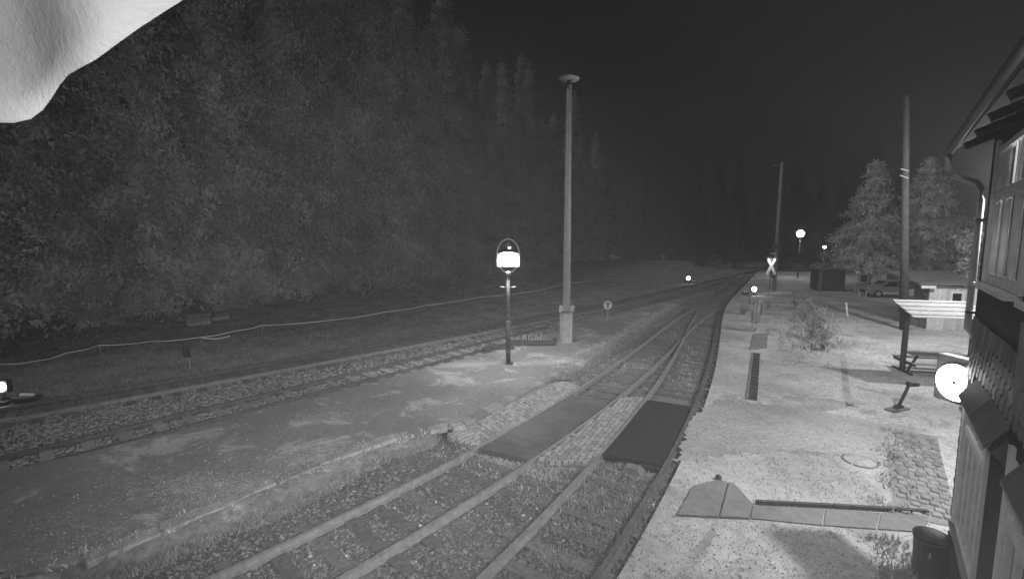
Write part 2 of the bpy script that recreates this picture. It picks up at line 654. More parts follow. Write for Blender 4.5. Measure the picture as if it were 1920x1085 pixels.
# left side of the far part falls to the ballast
ribbon('platform_shoulder', plat_left[8:], [p + Vector((-.5, .45, 0)) for p in plat_left[8:]], PZ + .004, -.03, 'slope', n=24)

# the ballast beds
bedRM = [tuple(p) for p in offs(M_C, -2.2)[: len(M_C)]] + [tuple(p) for p in offs(curve(cR, 37, 75, 6.4, 40), -1.7)] + [tuple(p) for p in offs(R_C, .9)[::-1]]
sheet('track_bed', bedRM, -.012, 'ballast')
bedL = [tuple(p) for p in offs(L_C, -1.6)] + [tuple(p) for p in offs(curve(AA, 27, 78, 12.5, 45, -GAUGE), 1.6)[::-1]] + [tuple(p) for p in offs(B_C, 1.5)[::-1]]
sheet('track_bed', bedL, -.016, 'ballast')

# the yard on the right, level with the rail heads
yard = [tuple(p) for p in offs(R_C, 1.0)] + [(95, 75), (95, -14), (-1.5, -14)]
sheet('yard', yard, GZ, 'gravel')
yl = offs(R_C, 1.0)
m = MB()
for p in yl:
    m.v += [(p[0], p[1], GZ - .004), (p[0], p[1], -.1)]
for i in range(len(yl) - 1):
    m.f.append((2 * i, 2 * i + 2, 2 * i + 3, 2 * i + 1))
tag(m.build('yard_edge', 'slope'), kind='structure')
# trodden darker crossing path over the yard
path = [gp(*p, GZ) for p in [(1290, 790), (1345, 748), (1500, 765), (1640, 790), (1710, 800), (1712, 850), (1640, 858), (1500, 842), (1380, 850), (1268, 868)]]
rag = []
for i in range(len(path)):
    a_, b_ = path[i], path[(i + 1) % len(path)]
    nn = max(2, int((b_ - a_).length / .12))
    for k in range(nn):
        q_ = a_.lerp(b_, k / nn)
        rag.append((q_.x + random.gauss(0, .05), q_.y + random.gauss(0, .06)))
sheet('path', rag, GZ + .005, 'path')

# worn strips in the gravel
for strip in ([(1576, 660), (1584, 662), (1592, 720), (1600, 760), (1586, 762), (1578, 715)], [(1340, 972), (1352, 972), (1338, 1010), (1318, 1045), (1292, 1085), (1262, 1100), (1285, 1050), (1322, 1005)],
              [(1470, 742), (1560, 748), (1610, 762), (1540, 772), (1455, 762)]):
    pp = [gp(*p, GZ) for p in strip]
    rg_ = []
    for i in range(len(pp)):
        a_, b_ = pp[i], pp[(i + 1) % len(pp)]
        nn = max(2, int((b_ - a_).length / .08))
        for k in range(nn):
            q_ = a_.lerp(b_, k / nn)
            rg_.append((q_.x + random.gauss(0, .022), q_.y + random.gauss(0, .03)))
    sheet('worn_strip', rg_, GZ + .004, 'path_dark')

# ------------------------------------------------------------------ tracks
def sleepers(centre, parent, length, mat, step, y0, y1, z=-.045, skip=None, jit=.03):
    me = [MB().box((0, 0, 0), (length * q, .25, .15)).mesh('sleeper', mat, bevel=.012) for q in (1, .97, 1.03)]
    d = np.r_[0, np.cumsum(np.hypot(*np.diff(centre[:, :2], axis=0).T))]
    s = .3
    k = 0
    while s < d[-1]:
        x, y, a = (np.interp(s, d, centre[:, j]) for j in range(3))
        s += step
        if y < y0 or y > y1 or (skip and skip(x, y)):
            continue
        o = put('sleeper', me[k % 3], parent, (x + random.gauss(0, .02), y + random.gauss(0, .02), z + random.uniform(-.012, .008)), a - math.pi / 2 + random.gauss(0, jit))
        k += 1


XPAN = (9.6, 14.6)   # the level crossing panels lie at this distance
tr = thing('railway_track', 'siding track beside the gravel yard, dark panel between its rails', 'railway track')
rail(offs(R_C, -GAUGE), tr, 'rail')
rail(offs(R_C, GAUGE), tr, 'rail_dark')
sleepers(R_C, tr, 2.45, 'sleeper', .66, 4.5, 60, skip=lambda x, y: 10.3 < y < 13.6)
tm = thing('railway_track', 'track next to the island platform with the long grey panel between its rails', 'railway track')
rail(offs(M_C, -GAUGE), tm, 'rail')
rail(offs(M_C, GAUGE), tm, 'rail')
sleepers(M_C, tm, 2.45, 'sleeper', .66, 4.5, 22, skip=lambda x, y: 10.9 < y < 14.4)
tl = thing('railway_track', 'dark line farthest from the station, running along the forest verge', 'railway track')
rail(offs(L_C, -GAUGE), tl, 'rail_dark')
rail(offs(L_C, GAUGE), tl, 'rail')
sleepers(L_C, tl, 2.5, 'sleeper', .68, 8, 70)
tb = thing('railway_track', 'bay track with sleepers coloured pale as if lamplit, directly against the island platform edge', 'railway track')
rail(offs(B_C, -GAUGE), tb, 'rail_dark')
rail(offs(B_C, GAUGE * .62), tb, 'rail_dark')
sleepers(B_C + np.array([0, 0, 0]), tb, 2.0, 'sleeper_lit', .74, 5, 24, z=-.022)

# loose ballast
Pn = scatter(bedRM, 30000, 1.6, 5.0, 45)
dM = np.abs(Pn[:, None, :] - offs(M_C, 0)[None, ::3, :]).sum(2).min(1)
crossing = inside([gp(*p)[:2] for p in [(820, 815), (1030, 700), (1310, 745), (1235, 890), (900, 870)]], Pn)
Pn = Pn[~crossing]
stones('ballast_stones', Pn, -.012, .018, .055, 'stone', label='dark loose ballast stones around the two nearer tracks', cat='ballast')
bedLlight = [tuple(p) for p in offs(L_C, .80)] + [tuple(p) for p in offs(B_C, 1.45)[::-1]]
Pl = scatter(bedLlight, 26000, 1.2, 8, 34)
stones('ballast_stones', Pl, -.012, .025, .07, 'stone_light', label='pale clean ballast stones between the far line and the bay track', cat='ballast')
bedFar = [tuple(p) for p in offs(L_C, -1.9)] + [tuple(p) for p in offs(L_C, .7)[::-1]]
Pf = scatter(bedFar, 9000, 1.0, 8, 50)
stones('ballast_stones', Pf, -.03, .02, .06, 'stone', label='dark ballast stones under the line along the forest verge', cat='ballast')
Pp = scatter(bedRM, 160, 1.2, 5, 40)
stones('pebbles', Pp, .0, .03, .06, 'pebble', label='single white stones lying among the dark ballast', cat='pebbles')
Pg = scatter(yard, 5200, 1.5, 5, 40)
stones('pebbles', Pg, GZ, .008, .03, 'pebble', label='pale gravel and leaves strewn over the yard', cat='pebbles')
Pi = scatter(island, 900, 1.3, 6, 40)
stones('pebbles', Pi, PZ, .008, .022, 'pebble', label='small pale grit on the island platform', cat='pebbles')

# grass
verge = [tuple(p) for p in offs(L_C, -1.7)] + [(40, 110), (-60, 110), (-60, 5)]
Pv = scatter(verge, 42000, .8, 9, 80)
blades('verge_grass', Pv, -.1, .04, .17, 'blade', per=5, spread=.15, wid=.008, label='rough grass on the verge below the forest', cat='grass')
Ps = scatter([p for p in near_edge] + [p for p in reversed(slope_pts)], 2600, 1.0, 4, 40)
blades('shoulder_grass', Ps, .06, .03, .11, 'blade', per=8, spread=.07, wid=.007, label='grass on the platform shoulder in front of the cobbled crossing', cat='grass')
Ps = scatter([p for p in far_edge] + [p for p in reversed(far_foot)], 2600, .6, 4, 60)
blades('shoulder_grass', Ps, .04, .04, .2, 'blade', per=7, spread=.08, wid=.009, label='grass on the platform shoulder behind the cobbled crossing', cat='grass')
Py = scatter(yard, 9000, 1.5, 5, 45)
wall_far = (Py[:, 0] - .81 * Py[:, 1]) > -1e9
blades('yard_grass', Py, GZ, .012, .05, 'blade_dry', per=5, spread=.07, wid=.01, label='short dry grass growing through the yard gravel', cat='grass')
# pale fringe along the platform edge
fringe = []
for i in range(len(plat_right) - 1):
    a, b = plat_right[i], plat_right[i + 1]
    if i in (8, 9):
        continue
    L = (b - a).length
    for k in range(int(L * (30 if i < 7 else 50))):
        t = random.random()
        p = a.lerp(b, t)
        q = random.gauss(0, .13)
        fringe.append((p.x - q * .7, p.y + q * .7))
fr = np.array(fringe)
blades('fringe_grass', fr, PZ - .015, .03, .1, 'blade_dry', per=6, spread=.07, wid=.012, label='pale dry grass fringe along the island platform edge', cat='grass')
# mossy patches on the asphalt
pat = []
for px, py, sx, sy, n in [(380, 935, 60, 22, 500), (330, 905, 90, 14, 260), (560, 862, 50, 6, 150), (620, 778, 40, 4, 160), (120, 1000, 120, 20, 380), (430, 912, 50, 10, 220), (980, 690, 90, 16, 600), (1100, 640, 60, 14, 500)]:
    for _ in range(n):
        p = gp(px + random.gauss(0, sx), py + random.gauss(0, sy), PZ)
        pat.append((p.x, p.y))
pat = np.array(pat)
pat = pat[inside(island, pat)]
blades('moss_patch', pat, PZ, .006, .02, 'moss', per=9, spread=.11, wid=.02, label='pale mossy patches on the dark island platform surface', cat='grass')
# tufts inside and beside the tracks
tuf = []
for px, py, sx, sy, n in [(900, 855, 30, 10, 90), (970, 868, 30, 6, 70), (1030, 880, 40, 14, 260), (1160, 900, 60, 40, 420), (1130, 960, 60, 40, 300), (1030, 1050, 18, 6, 50), (1160, 690, 60, 20, 120), (1290, 690, 14, 40, 160),
                          (1420, 640, 30, 20, 160), (1010, 625, 22, 6, 120)]:
    for _ in range(n):
        p = gp(px + random.gauss(0, sx), py + random.gauss(0, sy), 0)
        tuf.append((p.x, p.y))
tuf = np.array(tuf)
blades('track_weeds', tuf, 0.0, .03, .12, 'blade_dry', per=8, spread=.06, wid=.01, label='pale weeds growing between the rails of the nearer tracks', cat='grass')


# ------------------------------------------------------------------ level crossing
def quadpts(px, z):
    return [gp(*p, z) for p in px]


def along(centre, off, ya, yb, n=14):
    pts = offs(centre, off)
    ys = np.linspace(ya, yb, n)
    return [(np.interp(y, pts[:, 1], pts[:, 0]), y) for y in ys]


lc = thing('level_crossing', 'foot crossing of cobbles and flat panels over the two nearer tracks', 'level crossing')
zt = .165
# bedding for the cobbles
cob_left = [gp(*p, .19) for p in [(838, 812), (880, 832), (905, 830)]] + [Vector((x, y, 0)) for x, y in along(M_C, -GAUGE - .07, 11.3, 15.6, 8)] + [gp(*p, .19) for p in [(1060, 712), (1030, 714), (960, 748), (872, 796)]]
cob_mid = [Vector((x, y, 0)) for x, y in along(M_C, GAUGE + .07, 10.2, 14.4, 8)] + [Vector((x, y, 0)) for x, y in along(R_C, -GAUGE - .07, 10.0, 14.6, 8)[::-1]]
for poly in (cob_left, cob_mid):
    mm = MB().prism([(p[0], p[1]) for p in poly], -.05, .115)
    mm.build('bedding', 'joint', lc)


def cobbles(poly, step, fan, z):
    a = np.array([[p[0], p[1]] for p in poly])
    lo, hi = a.min(0), a.max(0)
    m = MB()
    cen = []
    y = lo[1]
    r = 0
    while y < hi[1]:
        x = lo[0] + (r % 2) * step / 2
        while x < hi[0]:
            if fan:
                xx, yy = x, y + .32 * abs(math.sin((x + y * .2) * 2.2))
            else:
                xx, yy = x, y
            cen.append((xx + random.gauss(0, .008), yy + random.gauss(0, .008)))
            x += step
        y += step * .9
        r += 1
    cen = np.array(cen)
    cen = cen[inside(a, cen)]
    for x, y in cen:
        h = z + random.uniform(-.012, .012)
        m.box((x, y, h - .04), (step * .86, step * .78, .08), random.gauss(.1, .2), taper=.8)
    return m


tag(cobbles(cob_left, .145, True, .165).build('cobbles', 'cobble', lc), kind='stuff')
tag(cobbles(cob_mid, .15, False, .162).build('cobbles', 'cobble', lc), kind='stuff')


def panel(centre, y0, y1, mat, name, cuts):
    ys = np.linspace(y0, y1, cuts + 1)
    for i in range(cuts):
        g = .012
        L = along(centre, -GAUGE + .085, ys[i] + g, ys[i + 1] - g, 4)
        Rr = along(centre, GAUGE - .085, ys[i] + g - .55, ys[i + 1] - g - .55, 4)
        m = MB().prism(L + Rr[::-1], .02, zt + random.uniform(-.004, .004))
        m.build(name, mat, lc, bevel=.008)


panel(M_C, 11.2, 14.65, 'panel', 'crossing_panel', 1)
panel(M_C, 10.75, 11.19, 'panel', 'crossing_panel', 1)
panel(R_C, 10.45, 14.2, 'panel_dark', 'crossing_panel', 1)
for px, py, rz in [(952, 850, .6), (1186, 880, .5)]:
    p = gp(px, py, .05)
    m = MB().box((p.x, p.y, .07), (.5, .42, .14), -rz, taper=.6)
    m.build('deflector', 'slab', lc, bevel=.01)
# end flap of dark panel
m = MB()
p = gp(1218, 880, .05)
m.box((p.x, p.y, .07), (.5, .05, .13), -.5)
m.build('end_plate', 'dark', lc)
# kerb stones at the platform edge of the crossing
for px, py, L in [(820, 803, .5), (858, 798, .35)]:
    p = gp(px, py, PZ)
    MB().box((p.x, p.y, PZ - .03), (L, .3, .14), .55).build('kerb_stone', 'concrete', lc, bevel=.02)
kpx = np.array([(876, 786), (960, 742), (1028, 709), (1083, 670)])
for k in range(20):
    t = k / 19 * 3
    p = gp(np.interp(t, range(4), kpx[:, 0]), np.interp(t, range(4), kpx[:, 1]), PZ)
    MB().box((p.x, p.y, PZ - .05), (.36, .3, .12), .75 + random.gauss(0, .06)).build('kerb_stone', 'paver', lc, bevel=.015)

# ------------------------------------------------------------------ station building
TV = np.array([.63076, .77598])                  # direction of the track-side wall (away from the camera)
NV = np.array([.77598, -.63076])                 # into the building
CC = np.array([7.44, 7.30])                      # far corner


def W(s, o, z):
    """s metres along the wall from the far corner (negative: towards the camera), o metres out of the wall"""
    p = CC + TV * s - NV * o
    return Vector((p[0], p[1], z))


WR = Matrix(((TV[0], NV[0], 0), (TV[1], NV[1], 0), (0, 0, 1)))      # box axes: x along wall, y into wall
sb = thing('station_building', 'dark slate-clad two-storey station building with tall pale-framed windows', 'building')
WT = 6.85
LEN = 16.0
uppers = [(-3.3, -1.25, 4.72, 6.55), (-6.1, -4.0, 4.72, 6.55), (-8.5, -6.9, 4.72, 6.55)]
lowers = [(-2.65, -0.95, .95, 3.15), (-5.6, -3.9, .95, 3.15), (-9, -7.3, .95, 3.15)]
ops = uppers + lowers
S0 = -.6
ss = sorted({-LEN, S0} | {v for o in ops for v in o[:2]})
zs = sorted({GZ - .05, WT} | {v for o in ops for v in o[2:]})
m = MB()
for i in range(len(ss) - 1):
    for k in range(len(zs) - 1):
        sm, zm = (ss[i] + ss[i + 1]) / 2, (zs[k] + zs[k + 1]) / 2
        if any(o[0] < sm < o[1] and o[2] < zm < o[3] for o in ops):
            continue
        m.box(W(sm, -.15, zm), (ss[i + 1] - ss[i], .3, zs[k + 1] - zs[k]), WR)
# end wall and the other two walls
p0, p1 = W(0, -.302, 0), W(0, -9, 0)
m.box(W(S0 - .15, -4.65, (WT + GZ) / 2), (.296, 8.7, WT - GZ + .1), WR)
m.box(W((S0 - LEN) / 2, -9.15, (WT + GZ) / 2), (LEN + S0, .3, WT - GZ + .1), WR)
wall = m.build('wall', 'wall', sb)
# plinth
MB().box(W((S0 - LEN) / 2, .015, .36), (LEN + S0, .03, .6), WR).build('plinth', 'wall', wall)
# roof: eave board, soffit, sloping slab
rf = MB()
e0, e1 = .36, 4.7
for a, b in [(S0 + .45, -LEN - .5)]:
    vs = [W(a, e0, 6.72), W(b, e0, 6.72), W(b, -e1, 11.0), W(a, -e1, 11.0), W(a, e0, 6.86), W(b, e0, 6.86), W(b, -e1, 11.16), W(a, -e1, 11.16)]
    rf.add(vs, [(0, 1, 2, 3), (7, 6, 5, 4), (0, 4, 5, 1), (1, 5, 6, 2), (2, 6, 7, 3), (3, 7, 4, 0)])
    vs = [W(a, -9.7, 6.72), W(b, -9.7, 6.72), W(b, -e1, 11.0), W(a, -e1, 11.0), W(a, -9.7, 6.86), W(b, -9.7, 6.86), W(b, -e1, 11.16), W(a, -e1, 11.16)]
    rf.add(vs, [(0, 3, 2, 1), (4, 5, 6, 7), (0, 1, 5, 4), (1, 2, 6, 5), (2, 3, 7, 6), (3, 0, 4, 7)])
roof = rf.build('roof', 'soffit', sb)
MB().add([W(S0 - .002, -.3, WT), W(S0 - .002, -9.1, WT), W(S0 - .002, -4.7, 10.9), W(S0 - .3, -.3, WT), W(S0 - .3, -9.1, WT), W(S0 - .3, -4.7, 10.9)], [(0, 1, 2), (5, 4, 3), (0, 3, 4, 1), (1, 4, 5, 2), (2, 5, 3, 0)]).build('gable', 'wall', sb)
for k in range(12):      # rafters under the eave
    s_ = S0 - .3 - k * 1.0
    MB().beam(W(s_, .33, 6.66), W(s_, -.0, 6.80), .09, .1).build('rafter', 'timber_dark', roof)
# gutter and downpipe
gut = MB()
gut.tube([W(S0 + .5, .44, 6.70), W(-LEN, .44, 6.78)], .065, 8)
gut.build('gutter', 'dark', roof, smooth=True)
dp = MB()
dp.tube([W(S0 + .38, .44, 6.66), W(S0 + .38, .44, 6.42), W(S0 + .34, .36, 6.30), W(S0 + .16, .12, 6.17), W(S0 + .08, .07, 6.08), W(S0 + .06, .06, 5.9), W(S0 + .06, .06, 3.95), W(S0 + .07, -.04, 3.75), W(S0 + .07, -.4, 3.6)], .042, 10)
dpo = dp.build('downpipe', 'mast', sb, smooth=True)
for z in (5.6, 4.2):
    MB().box(W(S0 + .05, .04, z), (.12, .12, .04), WR).build('pipe_clip', 'iron', dpo)

# windows
def window(s0, s1, z0, z1, lamps=False, transom=.62, ncas=3, sillout=.14, sillmat='frame'):
    f = MB()
    fw = .075
    zt_ = z1 - transom
    for (a, b, c, d) in [(s0, s1, z0, z0 + fw), (s0, s1, z1 - fw, z1), (s0, s0 + fw, z0 + fw, z1 - fw), (s1 - fw, s1, z0 + fw, z1 - fw), (s0 + fw, s1 - fw, zt_ - fw / 2, zt_ + fw / 2)]:
        f.box(W((a + b) / 2, -.015, (c + d) / 2), (b - a, .07, d - c), WR)
    wn = f.build('window', 'frame', sb)
    wid = (s1 - s0 - 2 * fw) / ncas
    for k in range(ncas):
        a = s0 + fw + k * wid
        g = MB()
        cw = .055
        for (x0, x1, c, d) in [(a + .004, a + wid - .004, z0 + fw, z0 + fw + cw), (a + .004, a + wid - .004, zt_ - fw / 2 - cw, zt_ - fw / 2), (a + .004, a + cw, z0 + fw + cw, zt_ - fw / 2 - cw), (a + wid - cw, a + wid - .004, z0 + fw + cw, zt_ - fw / 2 - cw)]:
            g.box(W((x0 + x1) / 2, -.012, (c + d) / 2), (x1 - x0, .045, d - c), WR)
        g.build('casement', 'frame', wn)
        MB().box(W(a + wid / 2, -.038, (z0 + zt_) / 2), (wid - 2 * cw, .006, zt_ - z0 - 2 * fw - cw), WR).build('pane', 'glass', wn)
        MB().box(W(a + wid / 2, -.038, (zt_ + z1) / 2 - .01), (wid - .03, .006, z1 - zt_ - 2 * fw), WR).build('pane', 'glass', wn)
        for q in range(1, 4):
            MB().box(W(a + wid * q / 4, -.022, (zt_ + z1) / 2 - .02), (.028, .025, z1 - zt_ - 2 * fw + .04), WR).build('glazing_bar', 'frame', wn)
    MB().box(W((s0 + s1) / 2, sillout / 2 - .06, z0 - .035), (s1 - s0 + .18, sillout + .12, .05), WR).build('sill', sillmat, wn)
    # surround boards
    for (a, b, c, d) in [(s0 - .12, s0 - .004, z0 - .0, z1 + .1), (s1 + .004, s1 + .12, z0, z1 + .1)]:
        MB().box(W((a + b) / 2, .02, (c + d) / 2), (b - a, .04, d - c), WR).build('surround', 'frame', wn)
    MB().box(W((s0 + s1) / 2, -.75, (z0 + z1) / 2), (s1 - s0 + .6, .02, z1 - z0 + .6), WR).build('room_back', 'room', wn)
    return wn


for k, u in enumerate(uppers):
    wn = window(*u)
    if k < 2:
        for q, (ds, z) in enumerate([(.38, 5.18), (.62, 5.15), (1.05, 5.26), (1.12, 5.08)]):
            MB().ball(W(u[1] - ds, -.45, z), .05, 10, 6, (1, 1, 1.4)).build('room_lamp', 'bulb', wn)
    rl = bpy.data.lights.new('room_light', 'POINT')
    rl.energy = 24
    rl.shadow_soft_size = .05
    ro = bpy.data.objects.new('room_light', rl)
    C.objects.link(ro)
    ro.location = W((u[0] + u[1]) / 2, -.5, u[3] - .25)
for u in lowers:
    window(*u, transom=.62, ncas=4, sillout=.07, sillmat='tin')

# slate shingles over the storey band
shm = MB()
shm.add([(-.11, 0, 0), (.11, 0, 0), (.11, -.012, -.2), (.05, -.012, -.25), (-.05, -.012, -.25), (-.11, -.012, -.2),
         (-.11, -.012, 0), (.11, -.012, 0), (.11, -.028, -.2), (.05, -.028, -.25), (-.05, -.028, -.25), (-.11, -.028, -.2)],
        [(0, 1, 2, 3, 4, 5), (11, 10, 9, 8, 7, 6), (0, 6, 7, 1), (1, 7, 8, 2), (2, 8, 9, 3), (3, 9, 10, 4), (4, 10, 11, 5), (5, 11, 6, 0)])
shme = shm.mesh('shingle', 'slate')
rzw = math.atan2(TV[1], TV[0])
row = 0
z = 4.15
while z > 3.4:
    s_ = S0 - .16 - (row % 2) * .115
    while s_ > -4.6:
        if not (s_ < -1.3 and z < 3.6):
            p = W(s_, .004, z)
            put('shingle', shme, wall, p + Vector((0, 0, random.uniform(-.008, .008))), rzw + math.pi + random.gauss(0, .02))
        s_ -= .23
    z -= .165
    row += 1
# narrow shingled strip next to the corner, below the band
for r in range(14):
    for q in range(1):
        put('shingle', shme, wall, W(S0 - .12 - q * .2, .004, 3.35 - r * .165), rzw + math.pi + random.gauss(0, .02))

# small tin canopies over the lower windows
def canopy(s0, s1):
    co = MB()
    zc, zo, out = 3.43, 3.13, .19
    vs = [W(s0, .0, zc), W(s1, .0, zc), W(s1, out, zo), W(s0, out, zo), W(s0, .0, zc - .03), W(s1, .0, zc - .03), W(s1, out, zo - .03), W(s0, out, zo - .03)]
    co.add(vs, [(0, 1, 2, 3), (7, 6, 5, 4), (0, 4, 5, 1), (1, 5, 6, 2), (2, 6, 7, 3), (3, 7, 4, 0)])
    c = co.build('canopy', 'tin', sb)
    sm_ = (s0 + s1) / 2
    MB().beam(W(sm_, .0, zc + .006), W(sm_, out, zo + .006), .03, .02).build('seam', 'tin', c)
    for s_ in (s0 + .05, s1 - .05):
        MB().add([W(s_, .01, zc - .04), W(s_, out - .04, zo - .04), W(s_, .01, zo - .2), W(s_ + .03, .01, zc - .04), W(s_ + .03, out - .04, zo - .04), W(s_ + .03, .01, zo - .2)],
                 [(0, 1, 2), (5, 4, 3), (0, 3, 4, 1), (1, 4, 5, 2), (2, 5, 3, 0)]).build('bracket', 'tin', c)


canopy(-3.65, -1.55)
canopy(-6.6, -4.5)
MB().box(W(-4.1, .03, 4.05), (.7, .04, .9), WR).build('shutter', 'timber', sb)

# station clock on a bracket near the corner, turned towards tracks and yard
ck_c = at(1792, 717, 7.12)
ck = thing('station_clock', 'large glowing white round clock in a square grey housing on the wall corner', 'clock', (ck_c.x, ck_c.y, ck_c.z))
view = Vector((ck_c.x, ck_c.y, 0)).normalized()
cn = (Matrix.Rotation(math.radians(-40), 3, 'Z') @ (-view))             # facing direction of the dial
cx = Vector((-cn.y, cn.x, 0))
CR_ = Matrix((cx, -cn, Vector((0, 0, 1)))).transposed()
MB().box(cn * -.13 + Vector((0, 0, .02)) - cx * .02, (.70, .2, .76), CR_).build('housing', 'housing', ck, bevel=.02)
MB().disc(cn * -.01, cn, .305, .04, 40).build('bezel', 'housing', ck, smooth=False)
MB().disc(cn * .02, cn, .29, .02, 40).build('dial', 'dial', ck)
hd = MB()
hd.box(cn * .036 + Vector((0, 0, .0)), (.05, .012, .05), CR_)
hd.box(cn * .036 + Vector((0, 0, .0)) + cx * .05, (.12, .01, .018), CR_)
hd.build('hands', 'dark', ck)
MB().disc(cn * -.25, cn, .30, .02, 32).build('dial', 'dial', ck)
br = MB()
cw = W(S0 - .05, .0, ck_c.z + .3) - ck_c
br.tube([cw, Vector((0, 0, .3)) - cn * .13], .025, 8)
br.tube([cw + Vector((0, 0, -.75)), Vector((0, 0, -.42)) - cn * .13], .02, 8)
br.build('bracket', 'iron', ck)

# waste bin and paving by the wall
p = W(-1.3, .27, GZ)
wb = thing('waste_bin', 'dark round waste bin standing in the shadow by the station wall', 'bin', p)
MB().lathe((0, 0, 0), [(.18, 0), (.20, .04), (.215, .62), (.23, .64), (.23, .67), (.21, .68)], 16).build('body', 'dark', wb, smooth=True)
MB().lathe((0, 0, 0), [(.235, .69), (.23, .72), (.12, .76), (.02, .77)], 16).build('lid', 'dark', wb, smooth=True)
MB().box((-.15, -.14, .5), (.1, .02, .07), .8).build('badge', 'concrete', wb)
# paving stones in front of the wall, far from the camera
apron = []
pv = [MB().box((0, 0, 0), (.2, .155, .1), None, .9).mesh('paving_stone', 'paver', bevel=.015), MB().box((0, 0, 0), (.17, .15, .1), None, .9).mesh('paving_stone', 'paver', bevel=.015)]
ap = sheet('wall_apron', [W(.7, -.25, 0), W(.5, .62, 0), W(3.0, .72, 0), W(5.6, .5, 0), W(5.7, -.3, 0)], GZ + .012, 'joint')
r = 0
s_ = .75
while s_ < 5.5:
    for q in range(5):
        if random.random() < .14:
            continue
        put('paving_stone', pv[(r + q) % 2], ap, W(s_ + random.gauss(0, .012), -.2 + q * .17 + (r % 2) * .05, GZ + .0 + random.uniform(-.012, .012)), rzw + random.gauss(0, .09) + (math.pi if q % 2 else 0))
    s_ += .215
    r += 1
# weeds along the wall
Pw = np.array([[*(W(random.choice((random.uniform(-3, -.4), random.uniform(.4, 5.5))), random.gauss(.62, .16), 0)[:2])] for _ in range(150)])
blades('wall_weeds', Pw, GZ, .04, .2, 'leaf2', per=9, spread=.07, wid=.012, label='weeds growing along the foot of the station wall', cat='weeds')

# ------------------------------------------------------------------ yard furniture
# slab plates and cable trough lids
ps = thing('concrete_plates', 'flat dark concrete plates lying in the gravel beside the siding', 'plate')
for k, poly in enumerate([[(1270, 963), (1300, 909), (1345, 898), (1364, 902), (1347, 967)], [(1350, 967), (1367, 902), (1380, 908), (1412, 944), (1404, 969)]]):
    MB().prism([gp(*p, GZ + .05)[:2] for p in poly], GZ - .02, GZ + .05).build('plate', 'slab', ps, bevel=.006)
p = gp(1347, 898, GZ)
MB().ball((p.x, p.y, GZ + .04), .07, 8, 6).build('lifting_eye', 'dark', ps)
tl_ = thing('cable_trough', 'row of dark trough lids with a raised lip running to the station wall', 'cable trough')
for poly in [[(1412, 946), (1546, 952), (1541, 983), (1408, 970)], [(1549, 952), (1650, 960), (1642, 990), (1545, 983)], [(1653, 960), (1740, 966), (1735, 996), (1646, 990)]]:
    MB().prism([gp(*p, GZ + .03)[:2] for p in poly], GZ - .02, GZ + .03).build('lid', 'slab', tl_, bevel=.005)
for a, b in [((1418, 940), (1560, 947)), ((1563, 947), (1740, 958))]:
    q0, q1 = gp(*a, GZ + .05), gp(*b, GZ + .05)
    MB().beam((q0.x, q0.y, GZ + .035), (q1.x, q1.y, GZ + .035), .07, .09).build('lip', 'timber_dark', tl_)
mh = gp(1612, 864, GZ)
mo = thing('manhole_cover', 'round pale manhole cover in the yard path', 'manhole cover', mh)
MB().lathe((0, 0, 0), [(.36, -.02), (.36, .012), (.33, .014)], 28).build('rim', 'iron', mo)
MB().lathe((0, 0, 0), [(.315, -.02), (.315, .02), (.30, .024)], 28).build('lid', 'concrete', mo)

# dark drain slot
dr = thing('drain_channel', 'narrow dark drain slot with ragged edges in the pale gravel', 'drain')
A0, A1 = gp(1419, 662, GZ), gp(1411, 750, GZ)
MB().beam((A0.x, A0.y, GZ + .004), (A1.x, A1.y, GZ + .004), .26, .02).build('channel', 'dark', dr)  # flat dark plate, its colour stands in for the shade inside the slot
sdx = Vector((A1.y - A0.y, -(A1.x - A0.x), 0)).normalized() * .16
for sgn in (-1, 1):
    MB().beam((A0.x + sdx.x * sgn, A0.y + sdx.y * sgn, GZ + .015), (A1.x + sdx.x * sgn, A1.y + sdx.y * sgn, GZ + .015), .06, .05).build('edge', 'concrete' if sgn < 0 else 'slab', dr)
gratem = MB().box((0, 0, 0), (.26, .03, .015)).mesh('grate_bar', 'dark')
for k in range(14):
    t = (k + .5) / 14
    q = A0.lerp(A1, t)
    put('grate_bar', gratem, dr, (q.x, q.y, GZ + .022), math.atan2(A1.y - A0.y, A1.x - A0.x) + math.pi / 2)
# flat cover in front of the lever frame
MB_c = [gp(*p, GZ + .03)[:2] for p in [(1405, 655), (1412, 625), (1440, 624), (1438, 652)]]
tag(MB().prism(MB_c, GZ - .02, GZ + .03).build('cover_plate', 'slab', bevel=.006), 'square grey cover plate in front of the lever frame', 'plate')

# ground lever for points
p = gp(1682, 768, GZ)
lv = thing('points_lever', 'dark leaning points lever with a weighted handle in the yard', 'lever', p)
MB().box((0, 0, .03), (.75, .28, .06), .35).build('base', 'iron', lv, bevel=.01)
MB().box((.05, .02, .1), (.3, .18, .1), .35, taper=.7).build('pedestal', 'dark', lv)
MB().beam((.05, .02, .1), (.36, .05, .82), .07, .05).build('arm', 'dark', lv)
MB().tube([(.30, .05, .80), (.62, .05, .78)], [.085, .06], 10).build('weight', 'dark', lv)

